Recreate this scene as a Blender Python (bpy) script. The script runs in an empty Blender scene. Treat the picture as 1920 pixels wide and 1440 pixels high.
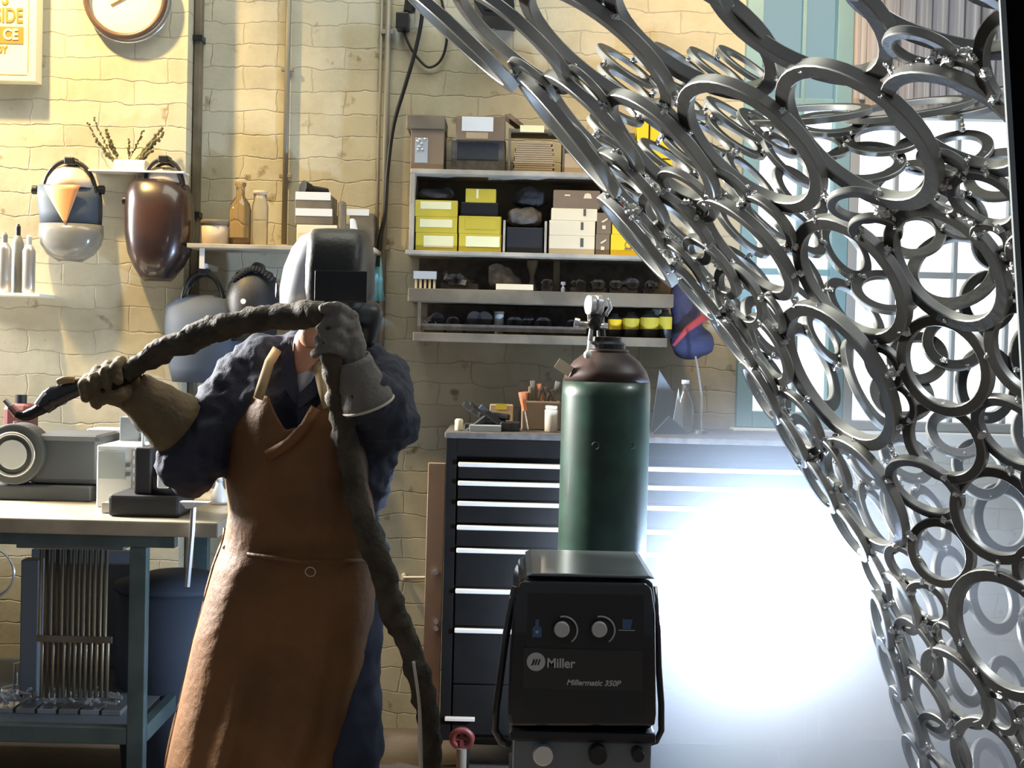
import bpy, bmesh, math, random
from mathutils import Vector, Matrix, noise
import mathutils
C = bpy.context.scene.collection
SC = bpy.context.scene
rnd = random.Random(11)

# ---------------------------------------------------------------- camera
F = 2600.0                                   # focal length in pixels of the 1920 wide frame
CAM = Vector((0, 0, 1.45))
PITCH = math.atan(70 / F); ROLL = math.radians(1.4)
_r0 = Vector((1, 0, 0)); _u0 = Vector((0, math.sin(PITCH), math.cos(PITCH))); FW = Vector((0, math.cos(PITCH), -math.sin(PITCH)))
RT = math.cos(ROLL) * _r0 + math.sin(ROLL) * _u0
UP = -math.sin(ROLL) * _r0 + math.cos(ROLL) * _u0
cam = bpy.data.cameras.new('camera'); cam.sensor_width = 36; cam.lens = 36 * F / 1920; cam.clip_start = .05
co = bpy.data.objects.new('camera', cam); C.objects.link(co)
m = Matrix.Identity(4)
for i in range(3):
    m[i][0] = RT[i]; m[i][1] = UP[i]; m[i][2] = -FW[i]; m[i][3] = CAM[i]
co.matrix_world = m
SC.camera = co
cam.dof.use_dof = False

def P(x, y, Y):
    """the point of the place seen at (x, y) of the frame, at distance Y from the camera"""
    d = FW * F + RT * (x - 960) - UP * (y - 720)
    return CAM + d * (Y / d.y)

# ---------------------------------------------------------------- world, light, exposure
w = bpy.data.worlds.new('world'); SC.world = w; w.use_nodes = True
w.node_tree.nodes['Background'].inputs[0].default_value = (.82, .88, 1, 1)
w.node_tree.nodes['Background'].inputs[1].default_value = .16
SC.view_settings.view_transform = 'Standard'; SC.view_settings.look = 'None'
SC.view_settings.exposure = 0; SC.view_settings.gamma = 1; SC.view_settings.use_curve_mapping = False
SC.cycles.use_denoising = True; SC.cycles.volume_step_rate = 4; SC.cycles.max_bounces = 6
SC.cycles.volume_bounces = 0; SC.cycles.sample_clamp_indirect = 6

def light(name, kind, loc, target, power, color, **k):
    l = bpy.data.lights.new(name, kind); l.energy = power; l.color = color
    for a, b in k.items(): setattr(l, a, b)
    o = bpy.data.objects.new(name, l); C.objects.link(o); o.location = loc
    if target is not None:
        o.rotation_euler = (Vector(target) - Vector(loc)).to_track_quat('-Z', 'Y').to_euler()
    return o
light('warm_lamp_light', 'SPOT', (-2.0, 4.4, 3.5), (-1.75, 5.1, 2.35), 330, (1, .68, .27), spot_size=1.5, spot_blend=.9, shadow_soft_size=.05)
light('warm_work_light', 'SPOT', (.95, 4.1, 3.5), (.75, 5.2, 2.5), 110, (1, .62, .22), spot_size=1.1, spot_blend=.9, shadow_soft_size=.08)
light('side_daylight', 'AREA', (-3.1, 4.8, 2.2), (-.9, 3.6, 1.3), 200, (1, .98, .94), shape='RECTANGLE', size=.7, size_y=1.3, spread=1.6)
light('ceiling_daylight', 'AREA', (-.1, 3.95, 4.1), (0, 5.2, 1.2), 46, (1, 1, .84), shape='RECTANGLE', size=2.4, size_y=1.2)  # unseen area light added to brighten the wall and shelves
light('skylight', 'AREA', (2.7, 3.1, 4.0), (1.2, 3.1, 1.6), 12, (.92, .97, 1), shape='RECTANGLE', size=.9, size_y=.6, spread=1.2)  # unseen area light added as fill for the inner ring walls
ARC = Vector((.74, 3.95, .74))
light('welding_arc_light', 'POINT', ARC, None, 235, (.47, .66, 1), shadow_soft_size=.04)

# ---------------------------------------------------------------- materials
def mat(name, col, rough=.6, metal=0, bump=0, bscale=30, var=0, vscale=6, col2=None, coat=0, trans=0, emit=None, estr=0, spec=.5):
    m = bpy.data.materials.new(name); m.use_nodes = True; nt = m.node_tree; b = nt.nodes['Principled BSDF']
    b.inputs['Base Color'].default_value = (*col, 1); b.inputs['Roughness'].default_value = rough; b.inputs['Metallic'].default_value = metal
    b.inputs['Coat Weight'].default_value = coat; b.inputs['Transmission Weight'].default_value = trans
    b.inputs['Specular IOR Level'].default_value = spec
    if emit: b.inputs['Emission Color'].default_value = (*emit, 1); b.inputs['Emission Strength'].default_value = estr
    tc = nt.nodes.new('ShaderNodeTexCoord')
    if var or col2:
        n = nt.nodes.new('ShaderNodeTexNoise'); n.inputs['Scale'].default_value = vscale; n.inputs['Detail'].default_value = 5
        nt.links.new(tc.outputs['Object'], n.inputs['Vector'])
        r = nt.nodes.new('ShaderNodeValToRGB'); nt.links.new(n.outputs['Fac'], r.inputs['Fac'])
        c2 = col2 or tuple(c * (1 - var) for c in col)
        r.color_ramp.elements[0].position = .38; r.color_ramp.elements[1].position = .62
        r.color_ramp.elements[0].color = (*c2, 1); r.color_ramp.elements[1].color = (*col, 1)
        nt.links.new(r.outputs['Color'], b.inputs['Base Color'])
    if bump:
        n = nt.nodes.new('ShaderNodeTexNoise'); n.inputs['Scale'].default_value = bscale; n.inputs['Detail'].default_value = 4
        nt.links.new(tc.outputs['Object'], n.inputs['Vector'])
        u = nt.nodes.new('ShaderNodeBump'); u.inputs['Strength'].default_value = bump; u.inputs['Distance'].default_value = .01
        nt.links.new(n.outputs['Fac'], u.inputs['Height']); nt.links.new(u.outputs['Normal'], b.inputs['Normal'])
    return m

def brick_mat(name, c1, c2, cm):
    m = bpy.data.materials.new(name); m.use_nodes = True; nt = m.node_tree; b = nt.nodes['Principled BSDF']; L = nt.links.new
    tc = nt.nodes.new('ShaderNodeTexCoord'); sp = nt.nodes.new('ShaderNodeSeparateXYZ'); cb = nt.nodes.new('ShaderNodeCombineXYZ')
    nz = nt.nodes.new('ShaderNodeTexNoise'); nz.inputs['Scale'].default_value = 9; nz.inputs['Detail'].default_value = 5
    L(tc.outputs['Object'], sp.inputs[0]); L(tc.outputs['Object'], nz.inputs['Vector'])
    mx = nt.nodes.new('ShaderNodeVectorMath'); mx.operation = 'MULTIPLY_ADD'; mx.inputs[1].default_value = (.05, .05, .05)
    L(sp.outputs['X'], cb.inputs['X']); L(sp.outputs['Z'], cb.inputs['Y'])
    L(nz.outputs['Color'], mx.inputs[0]); L(cb.outputs[0], mx.inputs[2])
    br = nt.nodes.new('ShaderNodeTexBrick'); L(mx.outputs[0], br.inputs['Vector'])
    br.inputs['Scale'].default_value = 1; br.inputs['Brick Width'].default_value = .25; br.inputs['Row Height'].default_value = .083
    br.inputs['Mortar Size'].default_value = .0035; br.inputs['Mortar Smooth'].default_value = .8
    br.inputs['Color1'].default_value = (*c1, 1); br.inputs['Color2'].default_value = (*c2, 1); br.inputs['Mortar'].default_value = (*cm, 1)
    # worn paint
    n2 = nt.nodes.new('ShaderNodeTexNoise'); n2.inputs['Scale'].default_value = 3.1; n2.inputs['Detail'].default_value = 8; n2.inputs['Roughness'].default_value = .7
    L(tc.outputs['Object'], n2.inputs['Vector'])
    r = nt.nodes.new('ShaderNodeValToRGB'); r.color_ramp.elements[0].position = .3; r.color_ramp.elements[1].position = .55
    r.color_ramp.elements[0].color = (.74, .72, .68, 1); r.color_ramp.elements[1].color = (1, 1, 1, 1); L(n2.outputs['Fac'], r.inputs['Fac'])
    # small dark chips where the paint has flaked
    n3 = nt.nodes.new('ShaderNodeTexNoise'); n3.inputs['Scale'].default_value = 13; n3.inputs['Detail'].default_value = 3
    L(tc.outputs['Object'], n3.inputs['Vector'])
    r3 = nt.nodes.new('ShaderNodeValToRGB'); r3.color_ramp.elements[0].position = .24; r3.color_ramp.elements[1].position = .34
    r3.color_ramp.elements[0].color = (.45, .38, .3, 1); r3.color_ramp.elements[1].color = (1, 1, 1, 1); L(n3.outputs['Fac'], r3.inputs['Fac'])
    mu = nt.nodes.new('ShaderNodeMixRGB'); mu.blend_type = 'MULTIPLY'; mu.inputs[0].default_value = 1
    mu2 = nt.nodes.new('ShaderNodeMixRGB'); mu2.blend_type = 'MULTIPLY'; mu2.inputs[0].default_value = 1
    L(br.outputs['Color'], mu.inputs[1]); L(r.outputs['Color'], mu.inputs[2]); L(mu.outputs[0], mu2.inputs[1]); L(r3.outputs['Color'], mu2.inputs[2])
    L(mu2.outputs[0], b.inputs['Base Color']); b.inputs['Roughness'].default_value = .75
    inv = nt.nodes.new('ShaderNodeMath'); inv.operation = 'MULTIPLY_ADD'; inv.inputs[1].default_value = -1.0; L(br.outputs['Fac'], inv.inputs[0])
    ns = nt.nodes.new('ShaderNodeMath'); ns.operation = 'MULTIPLY'; ns.inputs[1].default_value = .8; L(n2.outputs['Fac'], ns.inputs[0]); L(ns.outputs[0], inv.inputs[2])
    bp = nt.nodes.new('ShaderNodeBump'); bp.inputs['Strength'].default_value = .38; bp.inputs['Distance'].default_value = .012
    L(inv.outputs[0], bp.inputs['Height']); L(bp.outputs['Normal'], b.inputs['Normal'])
    return m

def corr_mat(name, col):
    m = mat(name, col, .5, 0); nt = m.node_tree; b = nt.nodes['Principled BSDF']
    tc = nt.nodes.new('ShaderNodeTexCoord'); wv = nt.nodes.new('ShaderNodeTexNoise'); wv.inputs['Scale'].default_value = 1
    mp = nt.nodes.new('ShaderNodeMapping'); mp.inputs['Scale'].default_value = (60, 1, 1.2)
    nt.links.new(tc.outputs['Object'], mp.inputs[0]); nt.links.new(mp.outputs[0], wv.inputs['Vector'])
    r = nt.nodes.new('ShaderNodeValToRGB'); r.color_ramp.elements[0].position = .35; r.color_ramp.elements[1].position = .65
    r.color_ramp.elements[0].color = (*[c * .6 for c in col], 1); r.color_ramp.elements[1].color = (*col, 1)
    nt.links.new(wv.outputs['Fac'], r.inputs['Fac']); nt.links.new(r.outputs['Color'], b.inputs['Base Color'])
    return m

M = dict(
    brick=brick_mat('painted_brick', (.58, .54, .40), (.52, .48, .35), (.45, .41, .30)),
    concrete=mat('concrete', (.16, .13, .10), .8, bump=.3, var=.4, vscale=3),
    steel=mat('ring_steel', (.046, .045, .041), .45, .25, bump=.12, bscale=60, var=.3, vscale=14), edge=mat('ring_cut_edge', (.33, .33, .31), .42, .4),  # ring edges coloured paler than the faces to mimic reflected light
    weld=mat('weld_metal', (.75, .75, .74), .18, 1, bump=.6, bscale=120),
    black=mat('black_metal', (.012, .012, .013), .4), blackpl=mat('black_plastic', (.02, .02, .021), .5, bump=.1, bscale=200),
    post=mat('post_black', (.004, .004, .005), .9, spec=.05), greyedge=mat('grey_edge', (.25, .28, .28), .5),
    gloss=mat('gloss_black', (.02, .02, .022), .12, coat=.6), facepl=mat('helmet_face', (.025, .024, .023), .42, bump=.1, bscale=90),
    chrome=mat('chrome', (.82, .83, .84), .2, .85), alu=mat('aluminium', (.74, .66, .54), .5, .15),
    conduit=mat('conduit_grey', (.27, .25, .20), .5, .2), leather=mat('apron_leather', (.20, .085, .022), .62, bump=.35, bscale=45, var=.35, vscale=5),
    strap=mat('tan_strap', (.45, .32, .16), .7), sleeve=mat('cable_sleeve', (.075, .058, .036), .8, bump=.8, bscale=60, var=.5, vscale=20),
    glove=mat('glove_leather', (.17, .125, .065), .85, bump=.5, bscale=60, var=.3, vscale=14), glove2=mat('grey_glove', (.20, .185, .16), .85, bump=.5, bscale=60, var=.3, vscale=10),
    shirt=mat('navy_shirt', (.032, .036, .058), .85, bump=.3, bscale=260), denim=mat('denim', (.022, .028, .055), .85, bump=.3, bscale=260),
    tee=mat('white_tee', (.6, .6, .62), .9), skin=mat('skin', (.55, .28, .18), .55, bump=.1, bscale=80), cuffrim=mat('cuff_rim', (.6, .54, .45), .8),
    green=mat('cylinder_green', (.016, .058, .036), .4, vscale=16, coat=.15, col2=(.010, .036, .022)), rust=mat('cylinder_brown', (.06, .024, .018), .5, var=.5, vscale=12),
    brass=mat('brass', (.75, .7, .6), .25, .9), wood=mat('shelf_wood', (.30, .235, .15), .65, var=.3, vscale=8), paint=mat('shelf_paint', (.52, .46, .36), .6, var=.3, vscale=10),
    dwood=mat('dark_wood', (.20, .16, .105), .7, var=.4, vscale=7), plank=mat('pink_plank', (.42, .28, .19), .6, var=.25, vscale=4), topwood=mat('bench_wood', (.42, .37, .27), .35, var=.3, vscale=6),
    teal=mat('teal_steel', (.10, .15, .145), .5, .2, var=.3, vscale=9), chest=mat('chest_steel', (.008, .0062, .0045), .8, .0, spec=.15, var=.3, vscale=12),
    yellow=mat('yellow_card', (.68, .53, .05), .55, var=.15), yellow2=mat('bright_yellow_card', (.95, .62, .02), .5), yl=mat('cream_label', (.95, .88, .50), .5),
    white=mat('white_paint', (.8, .79, .75), .5), shellw=mat('silver_shell', (.86, .87, .89), .25, .3), cream=mat('cream_card', (.86, .72, .48), .6), brown=mat('brown_card', (.24, .165, .10), .7, var=.2), tan=mat('tan_card', (.50, .36, .21), .7, var=.15),  # the mask shell's silver is painted sheen; the mask itself is dark
    grey=mat('grey_plastic', (.16, .175, .185), .5), dgrey=mat('dark_cloth', (.035, .034, .036), .8, bump=.5, bscale=60), lgrey=mat('light_grey', (.42, .44, .44), .45),
    wgrey=mat('warm_grey', (.13, .11, .09), .7, var=.4, vscale=30), red=mat('red_paint', (.16, .025, .02), .45), orange=mat('orange_plastic', (.6, .2, .08), .5), blue=mat('blue_print', (.06, .13, .26), .5),
    bluegrey=mat('blue_grey_shell', (.07, .085, .11), .6, spec=.2), machine=mat('machine_grey', (.05, .056, .06), .5), lblue=mat('pale_blue_paint', (.27, .46, .52), .55, var=.15, vscale=3), cyan=mat('cyan_cloth', (.25, .62, .72), .5),
    corr=corr_mat('ribbed_metal', (.66, .62, .63)), toolm=mat('tool_dark', (.045, .038, .032), .6, .2, var=.5, vscale=25), stencil=mat('stencil', (.05, .09, .07), .6), print=mat('panel_print', (.55, .55, .53), .5), dprint=mat('dark_print', (.10, .09, .08), .6),
    helmet=mat('flame_helmet', (.016, .012, .012), .28, coat=.4, col2=(.05, .022, .014), vscale=6), amber=mat('amber_glass', (.80, .62, .38), .08, trans=.95), glass=mat('clear_glass', (.9, .88, .82), .1, trans=.9),
    visor=mat('smoky_visor', (.42, .42, .40), .15, trans=.65), sign=mat('sign_cream', (.88, .80, .52), .5), signink=mat('sign_ink', (.42, .20, .03), .6), clockface=mat('clock_face', (.90, .84, .62), .5), rim=mat('clock_rim', (.12, .07, .05), .35),
    sprig=mat('dried_sprig', (.10, .085, .03), .8), rod=mat('copper_rod', (.30, .25, .16), .4, .6), wplastic=mat('white_plastic', (.78, .80, .80), .35), screen=mat('display_grey', (.45, .5, .5), .3),
    yplate=mat('yellow_translucent', (1, .62, .03), .4, trans=.0), silver=mat('silver_can', (.5, .49, .47), .3, .7), tin=mat('pale_tin', (.62, .50, .38), .5))

# ---------------------------------------------------------------- mesh helpers
def finish(name, bm, m, parent=None, smooth=False, bevel=0, kind=None):
    me = bpy.data.meshes.new(name); bmesh.ops.recalc_face_normals(bm, faces=bm.faces); bm.to_mesh(me); bm.free()
    if smooth:
        for f in me.polygons: f.use_smooth = True
    me.materials.append(M[m] if isinstance(m, str) else m)
    o = bpy.data.objects.new(name, me); C.objects.link(o)
    if bevel:
        b = o.modifiers.new('bevel', 'BEVEL'); b.width = bevel; b.segments = 2; b.limit_method = 'ANGLE'
    if parent is not None:
        o.parent = parent; o.matrix_parent_inverse = Matrix.Translation(-Vector(parent.location)) if parent.parent is None and parent.type == 'EMPTY' else Matrix.Identity(4)
    if kind: o['kind'] = kind
    return o

def thing(name, label, cat, loc=(0, 0, 0), group=None):
    o = bpy.data.objects.new(name, None); C.objects.link(o); o.location = loc; o.empty_display_size = .05
    o['label'] = label; o['category'] = cat
    if group: o['group'] = group
    return o
def tag(o, label, cat, group=None):
    o['label'] = label; o['category'] = cat
    if group: o['group'] = group
    return o

class B:
    def __init__(s): s.bm = bmesh.new()
    def box(s, x0, x1, y0, y1, z0, z1, M4=None):
        v = [s.bm.verts.new((x, y, z)) for x in (x0, x1) for y in (y0, y1) for z in (z0, z1)]
        for f in ((0, 1, 3, 2), (4, 6, 7, 5), (0, 4, 5, 1), (2, 3, 7, 6), (0, 2, 6, 4), (1, 5, 7, 3)): s.bm.faces.new([v[i] for i in f])
        if M4 is not None: bmesh.ops.transform(s.bm, matrix=M4, verts=v)
        return s
    def ring(s, c, ax, r, n, e1=None, sx=1, sy=1):
        ax = Vector(ax).normalized(); a = e1 or ax.orthogonal(); a = Vector(a).normalized(); b = ax.cross(a)
        return [s.bm.verts.new(Vector(c) + a * (r * sx * math.cos(2 * math.pi * i / n)) + b * (r * sy * math.sin(2 * math.pi * i / n))) for i in range(n)]
    def bridge(s, A, Bv):
        n = len(A)
        for i in range(n): s.bm.faces.new((A[i], A[(i + 1) % n], Bv[(i + 1) % n], Bv[i]))
    def cyl(s, p0, p1, r0, r1=None, n=20):
        r1 = r0 if r1 is None else r1; ax = Vector(p1) - Vector(p0); e = ax.orthogonal()
        A = s.ring(p0, ax, r0, n, e); Bq = s.ring(p1, ax, r1, n, e); s.bridge(A, Bq); s.bm.faces.new(A); s.bm.faces.new(Bq); return s
    def lathe(s, c, prof, n=28, ax=(0, 0, 1), cap=True):
        ax = Vector(ax).normalized(); e = ax.orthogonal(); prev = None; first = None
        for r, h in prof:
            q = s.ring(Vector(c) + ax * h, ax, max(r, 1e-4), n, e)
            if prev: s.bridge(prev, q)
            else: first = q
            prev = q
        if cap: s.bm.faces.new(first); s.bm.faces.new(prev)
        return s
    def tube(s, pts, r, n=8, closed=False):
        pts = [Vector(p) for p in pts]; N = len(pts); prev = None; first = None; e = None
        for i, p in enumerate(pts):
            t = (pts[(i + 1) % N] - pts[i - 1]) if closed else (pts[min(i + 1, N - 1)] - pts[max(i - 1, 0)])
            t.normalize()
            e = t.orthogonal() if e is None else (e - t * e.dot(t)).normalized()
            q = s.ring(p, t, r[i] if isinstance(r, (list, tuple)) else r, n, e)
            if prev: s.bridge(prev, q)
            else: first = q
            prev = q
        if closed: s.bridge(prev, first)
        else: s.bm.faces.new(first); s.bm.faces.new(prev)
        return s
    def prism(s, poly, y0, y1):
        A = [s.bm.verts.new((x, y0, z)) for x, z in poly]; Bq = [s.bm.verts.new((x, y1, z)) for x, z in poly]
        s.bridge(A, Bq); s.bm.faces.new(A); s.bm.faces.new(Bq); return s
    def ball(s, c, r, sc=(1, 1, 1), sub=2, jit=0):
        q = bmesh.ops.create_icosphere(s.bm, subdivisions=sub, radius=1)['verts']
        for v in q:
            k = 1 + jit * noise.noise(v.co * 3 + Vector(c) * 9)
            v.co = Vector(c) + Vector((v.co.x * sc[0], v.co.y * sc[1], v.co.z * sc[2])) * r * k
        return s
    def torus(s, c, ax, R, r, n=32, k=8, a0=0, a1=2 * math.pi, e=None):
        ax = Vector(ax).normalized(); a = Vector(e).normalized() if e else ax.orthogonal().normalized(); b = ax.cross(a); full = abs(a1 - a0 - 2 * math.pi) < 1e-6
        pts = [Vector(c) + (a * math.cos(t) + b * math.sin(t)) * R for t in [a0 + (a1 - a0) * i / (n if full else n - 1) for i in range(n)]]
        return s.tube(pts, r, k, full)
    def out(s, name, m, parent=None, **k): return finish(name, s.bm, m, parent, **k)

def R4(px0, px1, py0, py1, Y):
    """world extents x0, x1, z0, z1 of an upright rectangle seen at those pixels"""
    mx, my = (px0 + px1) / 2, (py0 + py1) / 2
    return P(px0, my, Y).x, P(px1, my, Y).x, P(mx, py1, Y).z, P(mx, py0, Y).z
def px(n, Y): return n * Y / F

def text(body, size, loc, m, parent=None, name='lettering', depth=.001, align='LEFT', rot=(math.pi / 2, 0, 0), sx=1, shear=0, bold=0):
    cu = bpy.data.curves.new(name, 'FONT'); cu.body = body; cu.size = size; cu.extrude = depth; cu.align_x = align; cu.shear = shear; cu.offset = bold
    o = bpy.data.objects.new(name, cu); C.objects.link(o)
    dg = bpy.context.evaluated_depsgraph_get(); me = bpy.data.meshes.new_from_object(o.evaluated_get(dg))
    bpy.data.objects.remove(o)
    mt = Matrix.Translation(loc) @ mathutils.Euler(rot).to_matrix().to_4x4() @ Matrix.Diagonal((sx, 1, 1, 1))
    me.transform(mt); me.materials.clear(); me.materials.append(M[m])
    q = bpy.data.objects.new(name, me); C.objects.link(q)
    if parent is not None:
        q.parent = parent
        if parent.type == 'EMPTY': q.matrix_parent_inverse = Matrix.Translation(-Vector(parent.location))
    return q

def organic(name, blobs, m, parent=None, vox=.008, smooth=8, wr=0, wscale=12, sub=False):
    """one continuous surface grown round tapered limbs: blobs are ('c', p0, p1, r0, r1[, squash]) or ('e', centre, radii[, rotation])"""
    bm = bmesh.new()
    for q in blobs:
        if q[0] == 'c':
            _, p0, p1, r0, r1 = q[:5]; p0 = Vector(p0); p1 = Vector(p1); ax = (p1 - p0); L = ax.length; n = 20
            rot = ax.to_track_quat('Z', 'Y').to_matrix().to_4x4() if L > 1e-6 else Matrix.Identity(4)
            rings = []
            for t in [-math.pi / 2 + .2 + i * (math.pi / 2 - .2) / 5 for i in range(6)]: rings.append((r0 * math.cos(t), r0 * math.sin(t)))
            for t in [i * (math.pi / 2 - .2) / 5 for i in range(6)]: rings.append((r1 * math.cos(t), L + r1 * math.sin(t)))
            prev = None; vs = []
            sq = q[5] if len(q) > 5 else 1
            for r, h in rings:
                qv = [bm.verts.new((r * math.cos(2 * math.pi * i / n), r * math.sin(2 * math.pi * i / n), h)) for i in range(n)]
                vs += qv
                if prev:
                    for i in range(n): bm.faces.new((prev[i], prev[(i + 1) % n], qv[(i + 1) % n], qv[i]))
                else: bm.faces.new(list(reversed(qv)))
                prev = qv
            bm.faces.new(prev)
            bmesh.ops.transform(bm, matrix=Matrix.Translation(p0) @ rot, verts=vs)
            if sq != 1:
                cy = (p0.y + p1.y) / 2
                for v in vs: v.co.y = cy + (v.co.y - cy) * sq
        else:
            c, rr = q[1], q[2]; rm = q[3] if len(q) > 3 else None
            vs = bmesh.ops.create_icosphere(bm, subdivisions=3, radius=1)['verts']
            mm = Matrix.Translation(Vector(c)) @ (mathutils.Euler(rm).to_matrix().to_4x4() if rm else Matrix.Identity(4)) @ Matrix.Diagonal((*rr, 1))
            bmesh.ops.transform(bm, matrix=mm, verts=vs)
    me = bpy.data.meshes.new('tmp'); bm.to_mesh(me); bm.free()
    t = bpy.data.objects.new('tmp', me); C.objects.link(t)
    a = t.modifiers.new('r', 'REMESH'); a.mode = 'VOXEL'; a.voxel_size = vox
    s = t.modifiers.new('s', 'SMOOTH'); s.iterations = smooth; s.factor = .5
    dg = bpy.context.evaluated_depsgraph_get(); me2 = bpy.data.meshes.new_from_object(t.evaluated_get(dg)); bpy.data.objects.remove(t)
    if wr:
        me2.update()
        nr = [v.normal.copy() for v in me2.vertices]
        for v, n_ in zip(me2.vertices, nr):
            q = v.co
            d = noise.fractal(Vector((q.x * wscale, q.y * wscale, q.z * wscale * .7)), .6, 2.0, 3)
            d2 = 1 - abs(noise.noise(Vector((q.x * wscale * .9 + 5, q.y * wscale * .5, q.z * wscale * 1.3)))) * 2
            v.co += n_ * (wr * (d * .7 + d2 * .6 - .3))
    for f in me2.polygons: f.use_smooth = True
    me2.materials.clear(); me2.materials.append(M[m] if isinstance(m, str) else m); me2.name = name
    o = bpy.data.objects.new(name, me2); C.objects.link(o)
    if parent is not None:
        o.parent = parent
        if parent.type == 'EMPTY': o.matrix_parent_inverse = Matrix.Translation(-Vector(parent.location))
    return o
def struct(o): o['kind'] = 'structure'; return o
# ---------------------------------------------------------------- the setting
YW, YL = 5.2, 5.07          # back wall, and the part left of the corner pipe that stands forward
XC = P(350, 200, YL).x      # corner of the two
XR = P(1392, 300, YW).x     # where the glazed wall begins
B0 = B(); B0.box(-6, 6, -1, 7.5, -.1, 0); struct(B0.out('floor', 'concrete'))
struct(B().box(XC - .05, XR, YW, YW + .2, 0, 4.2).out('wall_back', 'brick'))
struct(B().box(-4, XC, YL, YW + .2, 0, 4.2).out('wall_back_left', 'brick'))
zs = P(1650, 806, YW).z; zh = P(1700, 205, YW).z; XE = 3.6
struct(B().box(XR, XE, YW, YW + .2, 0, zs).out('wall_below_window', 'brick'))
X16 = P(1597, 100, YW).x
struct(B().box(X16, XE, YW, YW + .2, zh, 4.2).out('wall_corrugated', 'corr'))
o = B()
for i in range(int((XE - X16) / .06)):
    x = X16 + .03 + i * .06; o.box(x, x + .022, YW - .015, YW, zh + .03, 4.2)
struct(o.out('trim_1', 'corr', bevel=.004))
# glazed wall: window_1 is the tall pale blue casement, window_2 the wide one behind the sculpture
def glow(name, col, s):
    m = mat(name, (.03, .03, .03), .5, emit=col, estr=s, spec=.1); return m
M['pane_hi'] = glow('daylit_glass', (.93, .98, 1), 1.7); M['pane_bl'] = glow('blue_daylit_glass', (.42, .66, .72), .62)
def win(name, x0, x1, z0, z1, xs, zs_, fw, mg, fm='lblue', panes=None):
    f = B()
    f.box(x0, x0 + fw, YW - .03, YW + .1, z0, z1).box(x1 - fw, x1, YW - .03, YW + .1, z0, z1).box(x0 + fw, x1 - fw, YW - .03, YW + .1, z1 - fw, z1).box(x0 + fw, x1 - fw, YW - .03, YW + .1, z0, z0 + fw)
    for x in xs: f.box(x - .008, x + .008, YW, YW + .07, z0 + fw, z1 - fw)
    for z in zs_: f.box(x0 + fw, x1 - fw, YW + .001, YW + .069, z - .012, z + .012)
    o = struct(f.out(name, fm, bevel=.003))
    for i, (a, b, mm) in enumerate(panes or [(z0 + fw, z1 - fw, mg)]):
        q = B().box(x0 + fw, x1 - fw, YW + .03, YW + .04, a, b).out('pane', mm); q.parent = o
    return o
zt = P(1500, 118, YW).z; zm = P(1500, 190, YW).z; zr = P(1500, 510, YW).z; zx = 4.2
win('window_1', XR, X16, zs, zx, [P(1502, 300, YW).x], [zt, zm, zr], .06, None, panes=[(zs + .06, zm, 'pane_hi'), (zm, zx - .06, 'pane_bl')])
win('window_2', X16 + .001, XE, zs, zh, [P(x, 400, YW).x for x in (1680, 1795, 1895)] + [2.4, 2.75, 3.1], [zr], .035, 'pane_hi', fm='lgrey')
struct(B().box(XR - .02, XE, YW - .12, YW + .0, zs - .05, zs - .002).out('trim_2', 'white', bevel=.005))
# dark upright at the right
a, b = P(1888, 0, 1.9), P(1925, 1440, 1.9)
pr = B(); xa, xb = P(1886, 0, 1.9).x, P(1921, 600, 1.9).x
sl = (xb - xa) / (P(1886, 0, 1.9).z - P(1921, 600, 1.9).z)
def xs_(z): return xa + (P(1886, 0, 1.9).z - z) * sl
pr.prism([(xs_(0), 0), (xs_(0) + .07, 0), (xs_(3) + .07, 3), (xs_(3), 3)], 1.9, 1.906); struct(pr.out('trim_3', 'post'))
struct(B().prism([(xs_(0) - .008, 0), (xs_(0) - .0005, 0), (xs_(3) - .0005, 3), (xs_(3) - .008, 3)], 1.899, 1.906).out('trim_4', 'greyedge'))

# ---------------------------------------------------------------- pipes, cables on the wall
def pipe(pxx, y0, y1, r, Y, label, name='conduit', clips=()):
    a = P(pxx, y0, Y); x = a.x; b = P(pxx, y1, Y)
    t = thing(name, label, 'pipe', (x, Y, min(a.z, b.z)))
    B().cyl((x, Y, b.z), (x, Y, a.z), r, n=12).out('tube', 'conduit', t, smooth=True)
    for c in clips:
        z = P(pxx, c, Y).z
        B().box(x - r * 2.2, x + r * 2.2, Y - r * .6, Y + r * 1.05, z - .008, z + .008).out('clip', 'conduit', t, bevel=.002)
    return t
x = P(354, 200, 5.02).x
t = thing('drain_pipe', 'dark corner pipe running down the wall right of the clock', 'pipe', (XC + .03, 5.16, .02))
B().box(XC + .003, XC + .03, 5.15, 5.197, .02, 3.9).out('tube', 'dwood', t, bevel=.006)
for c in (3.3, 2.55, 1.9): B().box(XC + .001, XC + .036, 5.14, 5.1985, c, c + .02).out('bracket', 'black', t)
pipe(546, -220, 458, .0105, 5.18, 'thin grey conduit rising from the shelf with the glass bottle', clips=(130, 330))
pipe(734, -220, 760, .0115, 5.18, 'grey conduit on the wall left of the shelving, thick one of a pair', clips=(60, 465))
pipe(721, -220, 760, .006, 5.185, 'thin pipe running down the wall beside the thick conduit')
def cable(name, pts, r, m, label, cat='cable', Y=5.15, n=40):
    c = [P(x, y, Y if len(q) == 0 else q[0]) for x, y, *q in pts]; out = []
    for i in range(len(c) - 1):
        p0, p1, p2, p3 = c[max(i - 1, 0)], c[i], c[i + 1], c[min(i + 2, len(c) - 1)]
        for k in range(6):
            t = k / 6; out.append(.5 * ((2 * p1) + (p2 - p0) * t + (2 * p0 - 5 * p1 + 4 * p2 - p3) * t * t + (3 * p1 - p0 - 3 * p2 + p3) * t ** 3))
    out.append(c[-1])
    return tag(B().tube(out, r, 8).out(name, m, smooth=True), label, cat)
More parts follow.
